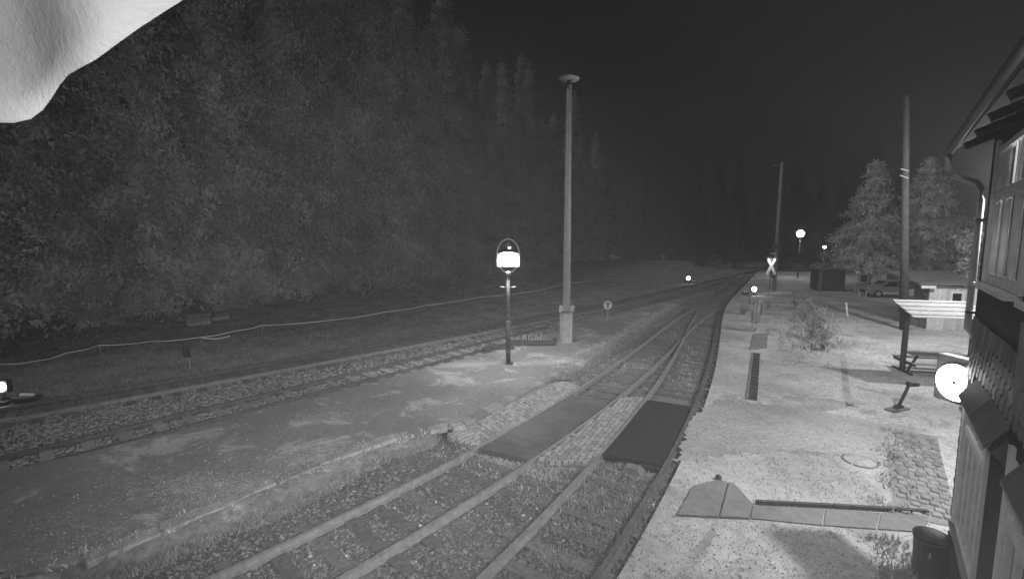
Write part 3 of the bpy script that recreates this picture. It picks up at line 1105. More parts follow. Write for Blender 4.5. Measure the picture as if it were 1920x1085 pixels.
# picnic shelter
p = gp(1753, 699, GZ)
SHY = p.y
ph = thing('picnic_shelter', 'picnic table under a small white slatted roof on two posts', 'picnic shelter', p, math.radians(-14))
RWd, RD = 2.55, 1.5
zf, zb = 2.28, 2.75
nsl = 8
for k in range(nsl):
    t0, t1 = k / nsl, (k + 1) / nsl
    y0_, y1_ = -RD / 2 + RD * t0, -RD / 2 + RD * t1
    MB().beam((-RWd / 2, (y0_ + y1_) / 2, zf + (zb - zf) * (t0 + t1) / 2 + .02 * (k % 2)), (RWd / 2, (y0_ + y1_) / 2, zf + (zb - zf) * (t0 + t1) / 2 + .02 * (k % 2)), RD / nsl * .86, .03, up=(0, -.3, 1)).build('roof_slat', 'offwhite', ph)
for x in (-1.1, 1.1):
    MB().beam((x, -RD / 2 + .05, zf - .05), (x, RD / 2 - .05, zb - .05), .08, .1).build('rafter', 'timber_dark', ph)
    MB().box((x, 0, 1.2), (.15, .15, 2.4)).build('post', 'timber_dark', ph, bevel=.01)
    MB().beam((x, -.62, .02), (x, .62, .02), .1, .1).build('foot', 'timber_dark', ph)
    MB().beam((x * .96, -.70, .40), (x * .96, .70, .40), .07, .09).build('bearer', 'timber_dark', ph)
    MB().beam((x, -.28, .03), (x * .62, -.1, .68), .06, .07).build('brace', 'timber_dark', ph)
for k in range(4):
    MB().box((0, -.33 + k * .22, .76), (2.0, .2, .04)).build('table_board', 'timber', ph)
for y in (-.68, .68):
    for d in (-.08, .1):
        MB().box((0, y + d, .46), (2.1, .16, .04)).build('bench_board', 'offwhite' if y < 0 else 'timber', ph)

# wooden hut
p = gp(1779, 618, GZ)
HZ = 2.55
hut = thing('wooden_hut', 'small whitewashed plank hut with one square window and dark flat roof', 'hut', p, math.radians(-10))
HW, HD = 2.35, 2.6
MB().box((0, HD / 2 + .03, HZ / 2 - .02), (HW - .06, HD - .06, HZ - .06)).build('wall', 'timber_dark', hut)
npl = 11
for k in range(npl):
    x0 = -HW / 2 + HW * k / npl
    cxp = x0 + HW / npl / 2
    wdt = HW / npl - .012
    if 5 <= k <= 6 + 1:
        MB().box((cxp, -.01, .74), (wdt, .03, 1.46)).build('plank', 'offwhite', hut)
        MB().box((cxp, -.01, 2.38), (wdt, .03, .28)).build('plank', 'offwhite', hut)
    else:
        MB().box((cxp, -.01 - .004 * (k % 2), HZ / 2), (wdt, .03, HZ)).build('plank', 'offwhite', hut)
for k in range(11):
    MB().box((-HW / 2 - .01, .13 + k * .235, HZ / 2), (.03, .22, HZ)).build('plank', 'timber', hut)
wx = -HW / 2 + HW * 6.5 / npl
wf = MB()
for (a, b, c, d) in [(-.34, .34, 1.47, 1.57), (-.34, .34, 2.14, 2.24), (-.34, -.24, 1.57, 2.14), (.24, .34, 1.57, 2.14)]:
    wf.box((wx + (a + b) / 2, -.03, (c + d) / 2), (b - a, .07, d - c))
hw = wf.build('window', 'white', hut)
MB().box((wx, .0, 1.855), (.48, .01, .57)).build('pane', 'glassdark', hw)
MB().box((HW / 2 - .16, -.04, HZ / 2 - .04), (.34, .03, HZ - .08)).build('door_board', 'white', hut)
rr_ = MB()
rr_.add([(-1.95, -.35, 2.62), (HW / 2 + .2, -.35, 2.62), (HW / 2 + .2, HD + .3, 3.15), (-1.95, HD + .3, 3.15), (-1.95, -.35, 2.72), (HW / 2 + .2, -.35, 2.72), (HW / 2 + .2, HD + .3, 3.25), (-1.95, HD + .3, 3.25)],
        [(3, 2, 1, 0), (4, 5, 6, 7), (0, 1, 5, 4), (1, 2, 6, 5), (2, 3, 7, 6), (3, 0, 4, 7)])
hro = rr_.build('roof', 'roof', hut)
MB().box((-1.45, -.33, 2.50), (.75, .03, .16)).build('fascia', 'white', hro)
MB().beam((-1.85, .1, 2.58), (-1.2, .1, 1.9), .07, .07, up=(0, 1, 0)).build('bracket', 'timber_dark', hut)

# gabled outbuilding behind the hut
p = at(1862, 520, 35)
ob = thing('outbuilding', 'gabled outbuilding with pale roof showing behind the plank hut', 'building', (p.x, p.y, GZ), math.radians(82))
MB().box((0, 0, 1.15), (4, 4.4, 2.3)).build('wall', 'wall', ob)
MB().add([(-2.3, -2.6, 2.2), (2.3, -2.6, 2.2), (2.3, 0, 4.0), (-2.3, 0, 4.0), (2.3, 2.6, 2.2), (-2.3, 2.6, 2.2), (-2.3, -2.6, 2.1), (2.3, -2.6, 2.1), (2.3, 2.6, 2.1), (-2.3, 2.6, 2.1)],
         [(0, 1, 2, 3), (3, 2, 4, 5), (6, 7, 1, 0), (9, 8, 4, 5), (6, 0, 3, 5, 9), (7, 8, 4, 2, 1), (6, 9, 8, 7)]).build('roof', 'roof', ob)
MB().box((-2.03, 0, 1.0), (.06, .9, 2.0)).build('door', 'timber', ob)

# short white stake
p = gp(1589, 594, GZ)
st = thing('marker_stake', 'short leaning white marker stake beside the shrubs', 'stake', p)
MB().beam((0, 0, -.03), (-.17, 0, 1.0), .13, .06, up=(0, 1, 0)).build('board', 'white', st, bevel=.01)
MB().beam((-.02, .06, -.05), (-.10, .06, .55), .05, .05, up=(0, 1, 0)).build('stay', 'timber', st)

# tall poles
def pole(base, h, r0, r1, label, lean=0, mat='pole'):
    o = thing('utility_pole', label, 'pole', base)
    MB().tube([(0, 0, -.05), (lean * .5, 0, h * .5), (lean, 0, h)], [r0, (r0 + r1) / 2, r1], 14).build('shaft', mat, o, smooth=True)
    MB().lathe((lean, 0, h), [(r1 * 1.1, 0), (r1 * .8, .06), (.005, .14)], 14).build('cap', 'dark', o)
    return o


b = gp(1695, 618, GZ)
b_pole = b.copy()
pl1 = pole((b.x, b.y, GZ), 13.0, .22, .15, 'thick wooden pole rising behind the picnic shelter', lean=-1.1)
MB().box((0, -.2, 2.2), (.28, .14, .4)).build('switch_box', 'iron', pl1)
MB().tube([(-.75, -.2, 8.6), (-1.25, -.25, 8.75)], .03, 6).build('insulator_arm', 'mast', pl1)
MB().tube([(-.78, -.2, 9.0), (-1.25, -.25, 9.1)], .03, 6).build('insulator_arm', 'mast', pl1)
b = gp(1451, 546, GZ)
pl2 = pole((b.x, b.y, GZ), 12.8, .2, .13, 'tall slim wooden pole beside the white crossing sign', mat='bark_pale')
MB().box((-.28, -.1, 4.6), (.4, .3, .5)).build('junction_box', 'iron', pl2)
MB().box((-.3, -.1, 1.9), (.28, .25, 1.1)).build('cable_duct', 'timber', pl2)
MB().tube([(-.9, 0, 12.5), (.4, 0, 12.5)], .05, 6).build('crossarm', 'timber', pl2)

# crossing sign (St Andrew's cross)
b = gp(1443, 549, GZ)
xs = thing('crossing_sign', 'bright white X-shaped crossing sign on a thin post', 'sign', b)
cz = at(1442, 498, b.y).z - GZ
MB().tube([(0, .06, 0), (0, .06, cz + 1.15)], .05, 8).build('post', 'iron', xs)
for sg in (-1, 1):
    MB().beam((-.42 * sg, -.01 * sg, cz - .84), (.42 * sg, -.01 * sg, cz + .84), .25, .03, up=(0, 1, 0)).build('arm', 'white', xs)
MB().box((0, -.2, cz + 1.2), (.34, .5, .10)).build('lamp_hood', 'white', xs)
xl = bpy.data.lights.new('crossing_sign_lamp', 'SPOT')
xl.energy = 110
xl.spot_size = math.radians(70)
xl.shadow_soft_size = .05
xo = bpy.data.objects.new('crossing_sign_lamp', xl)
C.objects.link(xo)
xo.location = (b.x, b.y - .55, GZ + cz + 1.12)
xo.rotation_euler = (math.radians(24), 0, 0)

# lever frame / point machine
b = gp(1418, 622, GZ)
lf = thing('lever_frame', 'upright points machine with cranks and pale counterweights between track and shrubs', 'points machine', b)
MB().box((0, .05, .55), (.12, .12, 1.1)).build('post', 'concrete', lf)
MB().box((-.12, -.06, .85), (.42, .14, .62)).build('gear_case', 'slab', lf, bevel=.02)
MB().box((-.12, -.06, .36), (.34, .1, .26)).build('lower_case', 'concrete', lf, bevel=.02)
MB().box((.22, .35, 1.0), (.1, .1, 2.0)).build('post', 'mast', lf)
MB().box((.05, .35, 1.75), (.75, .12, .4)).build('crank_box', 'slab', lf, bevel=.02)
for k, (x, z) in enumerate([(-.2, 1.35), (.18, 1.25), (.0, 1.5)]):
    MB().beam((x, -.02, z - .3), (x + .12, .1, z + .3), .06, .1).build('crank', 'iron' if k % 2 else 'concrete', lf)
MB().box((-.25, .5, 2.05), (.2, .2, .18)).build('cap', 'iron', lf)

# low point lanterns
def lantern(base, label, h=.42, w_=.24, side=1, z0=.3):
    o = thing('point_lantern', label, 'lantern', base)
    MB().box((0, 0, .08), (.5, .5, .12)).build('base', 'dark', o)
    MB().tube([(0, 0, .1), (0, 0, z0)], .05, 8).build('stem', 'dark', o)
    MB().box((0, .05, z0 + h / 2), (w_ * 1.25, .18, h * 1.15)).build('case', 'dark', o)
    MB().disc((0, -.06, z0 + h / 2), (0, -1, 0), w_ / 2 + .02, .05, 20).build('lens', 'lamp_small', o)
    MB().box((.75 * side, .0, .2), (.7, .4, .16)).build('motor', 'dark', o, bevel=.02)
    MB().tube([(.75 * side - .2, 0, .30), (.75 * side + .2, 0, .30)], .07, 8).build('weight', 'white', o)
    return o


lantern(gp(1290, 531, -.08), 'lit low lantern beside the line along the forest verge', .7, .42, 1)
lantern(gp(1413, 553, GZ), 'lit low lantern right of the siding where the tracks join', .55, .4, -1)
lantern(gp(10, 757, -.08), 'glowing low lantern by the dark line near the timber pile', .36, .25, 1, .42)

# far street lamps
def lamp_post(base, h, r, label):
    o = thing('street_lamp', label, 'lamp', base)
    MB().tube([(0, 0, 0), (0, 0, h - r)], [.09, .06], 10).build('pole', 'dark', o)
    for k in range(5):
        MB().tube([(0, 0, h - r - .65 - k * .34), (0, 0, h - r - .5 - k * .34)], .075, 10).build('band', 'white', o)  # lamplight on parts of the pole, put in as white bands
    MB().ball((0, 0, h), r, 16, 10, (1, 1, .92)).build('globe', 'lamp', o, smooth=True)  # ball as large as the lamp's glow, glow put into the shape
    MB().lathe((0, 0, h), [(r * .5, r * .72), (r * .2, r * .9), (.01, r)], 12).build('cap', 'dark', o)
    return o


b = at(1501, 438, 62)
lamp_post((b.x, b.y, -.1), b.z + .1, .46, 'bright lamp with its glow shaped as a ball, on a post with light painted in bands, beyond the crossing sign')
b = at(1546, 463, 70)
lamp_post((b.x, b.y, -.1), b.z + .1, .17, 'tiny distant lamp above the dark shed')

# shed behind the shrubs
b = gp(1566, 548, GZ)
sh = thing('shed', 'dark low shed with a paler left edge beyond the shrubs', 'shed', (b.x + .5, b.y + 2.0, GZ), math.radians(-12))
MB().box((0, 0, 1.15), (2.4, 2.0, 2.1)).build('wall', 'timber_dark', sh)
MB().box((-1.06, -1.03, 1.05), (.3, .06, 2.05)).build('corner_board', 'timber', sh)
MB().box((0, 0, 2.24), (2.7, 2.3, .1)).build('roof', 'roof', sh)
MB().box((.4, -1.03, .9), (.8, .05, 1.75)).build('door', 'timber_dark', sh)

# old pump with sign frame
b = gp(1605, 556, GZ)
pu = thing('water_crane', 'thin lattice stand with white cap next to the parked car', 'stand', b)
for x in (-.16, .16):
    MB().tube([(x, 0, 0), (x * .8, 0, 2.15)], .035, 6).build('leg', 'mast', pu)
for k in range(6):
    MB().box((0, 0, .3 + k * .33), (.34, .04, .05)).build('rung', 'concrete', pu)
MB().box((0, -.02, 2.25), (.34, .2, .26)).build('cap', 'white', pu, bevel=.03)
MB().tube([(-.05, 0, 2.3), (-.05, 0, 3.6)], .025, 6).build('rod', 'mast', pu)
b = gp(1617, 558, GZ)
bs = thing('notice_frame', 'small framed notice board on two white-footed posts beside the parked car', 'notice board', b)
fm = MB()
for (x, z, sx, sz) in [(0, 2.12, .78, .07), (0, 1.4, .78, .07), (-.36, 1.76, .07, .72), (.36, 1.76, .07, .72)]:
    fm.box((x, 0, z), (sx, .06, sz))
fm.build('frame', 'concrete', bs)
MB().box((0, .02, 1.76), (.66, .02, .66)).build('board', 'dark', bs)
for x in (-.3, .3):
    MB().box((x, .03, .7), (.07, .07, 1.4)).build('post', 'timber', bs)
    MB().box((x, -.01, .3), (.1, .03, .55)).build('foot', 'white', bs)

# parked car
b = gp(1671, 557, GZ)
car = thing('parked_car', 'silver estate car parked behind the wooden pole', 'car', (b.x + .2, b.y + .4, GZ), math.radians(-12))
side = [(-2.25, .42), (-2.28, .72), (-2.15, .92), (-1.3, 1.02), (-.55, 1.48), (.2, 1.56), (1.45, 1.52), (2.1, 1.08), (2.25, .98), (2.28, .5), (2.2, .3), (-2.15, .3)]
def body(sec, wl):
    m = MB()
    n = len(sec)
    for wy in (-1, 1):
        for (x, z) in sec:
            q = wl * (1 - .16 * max(0, z - .95) / .6)
            m.v.append((x, wy * q, z))
    m.f = [tuple(range(n)), tuple(range(n, 2 * n))[::-1]] + [(i, n + i, n + (i + 1) % n, (i + 1) % n) for i in range(n)]
    return m
body(side, .9).build('body', 'carpaint', car, bevel=.03)
def sidewin(pts, y):
    m = MB()
    n = len(pts)
    for d in (0, .012):
        for x, z in pts:
            q = .9 * (1 - .16 * max(0, z - .95) / .6)
            m.v.append((x, (q + d) * y, z))
    m.f = [tuple(range(n)), tuple(range(n, 2 * n))[::-1]] + [(i, n + i, n + (i + 1) % n, (i + 1) % n) for i in range(n)]
    return m
for y in (-1, 1):
    for w_ in ([(-1.1, 1.04), (-.5, 1.42), (.08, 1.48), (.08, 1.04)], [(.16, 1.04), (.16, 1.48), (.95, 1.46), (.95, 1.04)], [(1.02, 1.04), (1.02, 1.45), (1.42, 1.43), (1.85, 1.1), (1.8, 1.04)]):
        sidewin(w_, y).build('side_window', 'glassdark', car)
    for x in (-1.4, 1.38):
        wh = MB().tube([(x, .72 * y, .33), (x, .93 * y, .33)], .33, 22).build('wheel', 'tyre', car)
        MB().tube([(x, .90 * y, .33), (x, .945 * y, .33)], [.21, .19], 16).build('rim', 'mast', wh)
    for x in (-.05, .92):
        d_ = MB().box((x, .905 * y, .9), (.18, .03, .035)).build('door_handle', 'mast', car)
    MB().box((-2.1, .62 * y, .78), (.3, .42, .16), taper=.8).build('headlight', 'white', car, bevel=.02)
    MB().box((2.16, .7 * y, .9), (.2, .3, .22)).build('tail_light', 'iron', car, bevel=.02)
    MB().box((-.95, 1.0 * y, 1.05), (.14, .2, .13)).build('mirror', 'dark', car, bevel=.02)
    MB().box((0, .915 * y, .42), (2.1, .03, .10)).build('sill_trim', 'white', car)
MB().add([(-1.25, -.72, 1.045), (-1.25, .72, 1.045), (-.6, .68, 1.465), (-.6, -.68, 1.465)], [(0, 1, 2, 3)]).build('windscreen', 'glassdark', car)
MB().box((-2.27, 0, .52), (.06, 1.3, .2)).build('grille', 'dark', car)

# ------------------------------------------------------------------ island platform things
# lantern sign
b = gp(953, 681, PZ)
SY = b.y
ls = thing('sign_lantern', 'iron post with a bright white sign board under a hoop-shaped lamp bracket', 'sign', b)
def zz(py):
    return at(953, py, SY).z - PZ
MB().tube([(0, 0, 0), (0, 0, zz(600))], [.095, .085], 12).build('lower_post', 'dark', ls, smooth=True)
MB().box((.06, -.05, .02), (.3, .25, .05)).build('foot', 'dark', ls)
MB().lathe((0, 0, zz(606)), [(.11, 0), (.12, .05), (.09, .12)], 12).build('collar', 'iron', ls)
MB().lathe((0, 0, zz(660)), [(.105, 0), (.115, .03), (.105, .06)], 12).build('collar', 'iron', ls)
MB().tube([(0, 0, zz(600)), (0, 0, zz(515))], [.07, .06], 12).build('upper_post', 'iron', ls, smooth=True)
MB().tube([(-.30, 0, zz(538)), (.30, 0, zz(538))], .02, 8).build('ladder_bar', 'mast', ls)
MB().lathe((0, 0, zz(515)), [(.09, 0), (.12, .06), (.12, .1), (.06, .14)], 12).build('capital', 'mast', ls)
bw_, bh = .92, zz(474) - zz(500)
for sg in (-1, 1):
    MB().tube([(0, 0, zz(511)), (.16 * sg, 0, zz(509)), (.28 * sg, 0, zz(503)), (.36 * sg, 0, zz(500))], .035, 8).build('yoke_arm', 'mast', ls, smooth=True)
bo = MB().box((0, 0, (zz(474) + zz(500)) / 2), (bw_, .16, bh), math.radians(6)).build('sign_board', 'white', ls, bevel=.012)
MB().box((-.30, -.095, (zz(474) + zz(500)) / 2), (.015, .02, bh * .96), math.radians(6)).build('board_joint', 'mast', bo)
hoop = [(.45 * math.cos(t), 0, zz(478) + (zz(448) - zz(478)) * math.sin(t)) for t in np.linspace(0, math.pi, 19)]
MB().tube([(.45, 0, zz(500))] + hoop + [(-.45, 0, zz(500))], .025, 8).build('hoop', 'mast', ls, smooth=True)
MB().lathe((0, 0, zz(463)), [(.20, 0), (.17, .06), (.07, .12), (.03, .2)], 18).build('lamp_shade', 'iron', ls, smooth=True)
MB().ball((.05, 0, zz(463) - .02), .05, 10, 8).build('bulb', 'bulb', ls)
li = bpy.data.lights.new('sign_lamp', 'SPOT')
li.energy = 700
li.spot_size = math.radians(128)
li.spot_blend = .5
li.shadow_soft_size = .06
for dy_ in (-.15, .15):
    lo = bpy.data.objects.new('sign_lamp', li)
    C.objects.link(lo)
    lo.location = (b.x + .02, b.y + dy_, PZ + zz(463) - .10)

# floodlight mast
b = gp(1061, 641, PZ)
MY = b.y
def zm(py):
    return at(1061, py, MY).z - PZ
fm_ = thing('floodlight_mast', 'tall pale tapered mast with a flat disc lamp on a concrete plinth', 'mast', b)
MB().box((0, 0, zm(585) / 2 - .05), (.5, .5, zm(585) + .1), .3).build('plinth', 'concrete', fm_, bevel=.03)
MB().box((.2, -.2, zm(585) / 2), (.08, .08, zm(585)), .3).build('cable_duct', 'mast', fm_)
MB().box((0, 0, zm(584) + .03), (.62, .62, .05), .3).build('base_plate', 'iron', fm_)
MB().tube([(0, 0, zm(584)), (0, 0, zm(160))], [.20, .115], 16).build('shaft', 'mast', fm_, smooth=True)
for x in (-.26, .27):
    MB().box((x, -.1, zm(578)), (.2, .2, .36)).build('switch_box', 'concrete', fm_, bevel=.02)
MB().tube([(0, 0, zm(160)), (0, 0, zm(151))], [.1, .1], 12).build('neck', 'dark', fm_)
MB().lathe((0, 0, zm(151)), [(.2, 0), (.46, .03), (.47, .08), (.2, .2), (.02, .24)], 24).build('lamp_disc', 'mast', fm_, smooth=True)

# round T sign
b = gp(1139, 603, PZ)
ts = thing('round_sign', 'small round white sign bearing a black T on a thin post', 'sign', b)
tz = at(1140, 572, b.y).z - PZ
MB().tube([(0, .03, 0), (0, .03, tz)], .03, 8).build('post', 'mast', ts)
dk = MB().disc((0, 0, tz), (0, -1, 0), .33, .02, 28).build('plate', 'white', ts)
rg = MB()
for i in range(28):
    a0, a1 = 2 * math.pi * i / 28, 2 * math.pi * (i + 1) / 28
    rg.add([(r_ * math.cos(a), -.014, tz + r_ * math.sin(a)) for a in (a0, a1) for r_ in (.27, .335)], [(0, 1, 3, 2)])
rg.build('ring', 'iron', dk)
tt = MB()
tt.box((0, -.016, tz + .12), (.30, .01, .075))
tt.box((0, -.0165, tz - .03), (.08, .01, .3))
tt.build('letter', 'dark', dk)

# remains of a timber buffer / bench frame
b = gp(1000, 648, PZ)
tb_ = thing('buffer_stop', 'low broken timber frame lying in weeds beside the mast', 'buffer stop', b, math.radians(18))
for (a, c) in [((-1.2, .35, .07), (.9, -.25, .10)), ((-.9, .9, .06), (1.2, .35, .06)), ((.9, -.3, .09), (1.5, .9, .08)), ((-2.3, .35, .06), (-1.0, -.05, .06)), ((-2.5, .1, .05), (-1.1, -.4, .05))]:
    MB().beam(a, c, .16, .1).build('beam', 'timber_dark', tb_, bevel=.01)
for k in range(7):
    MB().box((-.2 + k * .16, .95 + .05 * (k % 2), .12 + .05 * random.random()), (.05, .05, .3 + .25 * random.random()), Matrix.Rotation(random.gauss(0, .25), 3, 'Y')).build('stake', 'concrete', tb_)

# ------------------------------------------------------------------ verge things
# barrier tape
tp = [(0, 682), (70, 676), (125, 661), (185, 647), (280, 640), (375, 632), (440, 620), (490, 610), (620, 600), (720, 585), (800, 572), (900, 557), (1000, 546), (1056, 532), (1120, 524)]
pts = []
for (x, y) in tp:
    q = gp(x, y, .62)
    pts.append(q)
m = MB()
N = 0
dense = []
for i in range(len(pts) - 1):
    for k in range(8):
        t = k / 8
        q = pts[i].lerp(pts[i + 1], t)
        q.z -= .05 * math.sin(math.pi * t)
        dense.append(q)
for i, q in enumerate(dense):
    tw = .5 * math.sin(i * .35)
    hgt = .012 + q.y * .0004
    for sg in (-1, 1):
        m.v.append((q.x + sg * .02 * math.sin(tw), q.y + sg * .03 * math.sin(tw), q.z + sg * hgt * math.cos(tw)))
m.f = [(2 * i, 2 * i + 2, 2 * i + 3, 2 * i + 1) for i in range(len(dense) - 1)]
tape = m.build('barrier_tape', 'tape')
tag(tape, 'long pale barrier tape strung along the forest verge', 'tape')
q0, q1 = gp(376, 632, .6), gp(432, 629, .35)
m = MB()
for i in range(9):
    t = i / 8
    q = q0.lerp(q1, t)
    q.z -= .12 * math.sin(math.pi * t)
    m.v += [(q.x, q.y, q.z - .03), (q.x, q.y + .01, q.z + .03)]
m.f = [(2 * i, 2 * i + 2, 2 * i + 3, 2 * i + 1) for i in range(8)]
m.build('loose_end', 'tape', tape)
for i, k in enumerate([3, 5, 7, 10, 12]):
    q = pts[k]
    so = thing('tape_stake', 'thin wooden stake carrying the barrier tape', 'stake', (q.x, q.y, -.1), group='stakes under the barrier tape')
    MB().box((0, .03, .36), (.04, .04, .8)).build('stick', 'timber', so)
    MB().box((0, .0, .72), (.06, .02, .06)).build('clip', 'tape', so)

# dark board on a bent rod
b = gp(356, 692, -.08)
db = thing('marker_board', 'small black board on a thin bent rod at the far track', 'sign', b)
hb = at(352, 670, b.y).z - b.z
MB().tube([(.02, 0, 0), (.0, 0, hb * .6), (-.05, 0, hb + .05)], .02, 6).build('rod', 'mast', db)
MB().box((-.08, -.02, hb + .24), (.28, .03, .48), Matrix.Rotation(-.1, 3, 'Y')).build('board', 'dark', db)

# pile of timber
for (x0, x1, y_) in [(348, 394, 612), (400, 431, 602)]:
    a = gp(x0 + 2, y_, -.1)
    c = gp(x1, y_ - 4, -.1)
    tp_ = thing('timber_pile', 'stack of squared timber with dark end at the forest edge' if x0 < 380 else 'smaller stack of squared timber behind the larger one', 'timber', a, math.atan2(c.y - a.y, c.x - a.x))
    L = (c - a).length
    for r_ in range(3 if x0 < 380 else 2):
        for q in range(3):
            MB().box((L / 2 + random.uniform(-.05, .05), .12 + q * .27, .13 + r_ * .25), (L, .24, .22)).build('timber', 'timber' if q or r_ else 'concrete', tp_, bevel=.01)


# ------------------------------------------------------------------ vegetation
def quads(P, N, size, droop=.0):
    """leaf quads: centres P, directions N (outward), size array"""
    n = len(P)
    N = N / np.linalg.norm(N, axis=1)[:, None] + RNG.normal(0, .28, (n, 3))
    N /= np.linalg.norm(N, axis=1)[:, None]
    d = RNG.normal(0, .7, (n, 3)) - [0, 0, .7]
    d -= (d * N).sum(1)[:, None] * N
    d /= np.linalg.norm(d, axis=1)[:, None]
    a = np.cross(N, d)
    s_ = size[:, None]
    V = np.stack([P - a * s_ * .30, P + d * s_ * 1.0 - a * s_ * .12, P + d * s_ * 1.25 + a * s_ * .12, P + a * s_ * .30 + N * s_ * .1], 1)
    return V.reshape(-1, 3)


def leaf_mesh(name, V, mat):
    me = bpy.data.meshes.new(name)
    me.from_pydata(V.tolist(), [], np.arange(len(V)).reshape(-1, 4).tolist())
    me.materials.append(M[mat])
    return me


def spruce_crown(h, r, z0, nb, mat, seed, leaf=.135):
    g = np.random.default_rng(seed)
    Ps, Ns, S = [], [], []
    for i in range(nb):
        u = g.random()
        z = z0 + (h - z0) * (1 - (1 - u) ** .75 if False else u)
        z = z0 + max(0, round((z - z0) / .85)) * .85 + g.normal(0, .14)
        z = min(max(z, z0), h - .05)
        R = r * (1 - (z - z0) / (h - z0)) ** .85 * (.45 + .8 * g.random()) + .12
        a = g.random() * 6.283
        k = max(4, int(R * 20))
        t = np.linspace(.15, 1, k) + g.normal(0, .03, k)
        sag = -.32 * R * t ** 1.6 + .10 * R * t
        x = np.cos(a) * R * t
        y = np.sin(a) * R * t
        P = np.stack([x, y, z + sag], 1) + g.normal(0, .13, (k, 3))
        N = np.stack([np.cos(a) + g.normal(0, .3, k), np.sin(a) + g.normal(0, .3, k), .35 + g.normal(0, .3, k)], 1)
        Ps.append(P)
        Ns.append(N)
        S.append(leaf * (.6 + .8 * g.random(k)))
        # hanging twigs
        P2 = P + g.normal(0, .22, (k, 3)) - [0, 0, .18]
        Ps.append(P2)
        Ns.append(np.stack([np.cos(a) + g.normal(0, .35, k), np.sin(a) + g.normal(0, .35, k), .1 + g.normal(0, .3, k)], 1))
        S.append(leaf * (.7 + .9 * g.random(k)))
    return leaf_mesh('crown', quads(np.concatenate(Ps), np.concatenate(Ns), np.concatenate(S)), mat)


def bush_crown(w_, h, n, mat, seed, leaf=.2, clumps=14):
    g = np.random.default_rng(seed)
    Ps, Ns, S = [], [], []
    for c in range(clumps):
        a = g.random() * 6.283
        rr = g.random() ** .5 * w_ * .6
        cz_ = h * (.2 + .7 * g.random()) * (1 - .35 * rr / w_)
        cen = np.array([math.cos(a) * rr, math.sin(a) * rr, cz_])
        cr = w_ * (.22 + .2 * g.random())
        k = n // clumps
        d = g.normal(0, 1, (k, 3))
        d /= np.linalg.norm(d, axis=1)[:, None]
        P = cen + d * cr * (g.random((k, 1)) ** .4)
        P[:, 2] = np.maximum(P[:, 2], .05)
        Ps.append(P)
        Ns.append(d + g.normal(0, .25, (k, 3)) + P / (np.linalg.norm(P, axis=1)[:, None] + .1) * .5)
        S.append(leaf * (.6 + .8 * g.random(k)))
    return leaf_mesh('crown', quads(np.concatenate(Ps), np.concatenate(Ns), np.concatenate(S)), mat)


def trunk_mesh(h, r, mat, seed):
    g = random.Random(seed)
    pts = [(g.gauss(0, .05) * z, g.gauss(0, .05) * z, z * h) for z in (0, .15, .35, .55, .8, 1)]
    m = MB().tube(pts, [r * 1.25, r, r * .8, r * .6, r * .35, .02], 9)
    for k in range(16):
        z = h * (.12 + .78 * k / 16)
        a = g.random() * 6.28
        L = (1 - z / h) * h * .12 + .4
        m.tube([(0, 0, z), (math.cos(a) * L * .6, math.sin(a) * L * .6, z + .05 * L), (math.cos(a) * L, math.sin(a) * L, z - .12 * L)], [r * .25, r * .15, .01], 5, False)
    return m.mesh('trunk', mat, True)


SP = [(spruce_crown(22, 4.2, 1.2, 620, 'leaf', 11), trunk_mesh(22, .26, 'bark', 1)),
      (spruce_crown(25, 4.6, 2.0, 680, 'leaf', 12), trunk_mesh(25, .3, 'bark', 2)),
      (spruce_crown(19, 3.9, .8, 560, 'leaf', 13), trunk_mesh(19, .24, 'bark', 3))]
BU = [(bush_crown(3.2, 6.5, 20000, 'leaf2', 21, .105, 30), trunk_mesh(4.5, .1, 'bark', 4)),
      (bush_crown(2.6, 4.5, 14000, 'leaf2', 22, .10, 24), trunk_mesh(3.4, .08, 'bark', 5)),
      (bush_crown(3.8, 9.0, 26000, 'leaf2', 23, .11, 40), trunk_mesh(7, .13, 'bark', 6))]


def tree(name, kind, x, y, s, rz, label, cat, group):
    o = thing(name, label, cat, (x, y, -.1), rz, group)
    o.scale = (s, s, s * random.uniform(.92, 1.12))
    put('crown', kind[0], o)
    put('trunk', kind[1], o)
    return o


EDGE = [(-60, 8), (-34, 18), (-27.5, 25), (-21, 36), (-12, 56), (2, 88), (14, 112), (26, 128)]
def edge_at(t):
    seg = []
    tot = 0
    for i in range(len(EDGE) - 1):
        L = math.dist(EDGE[i], EDGE[i + 1])
        seg.append((tot, L, i))
        tot += L
    d = t * tot
    for (s0, L, i) in seg:
        if d <= s0 + L:
            u = (d - s0) / L
            a, b_ = EDGE[i], EDGE[i + 1]
            nx, ny = -(b_[1] - a[1]) / L, (b_[0] - a[0]) / L
            return a[0] + (b_[0] - a[0]) * u, a[1] + (b_[1] - a[1]) * u, nx, ny


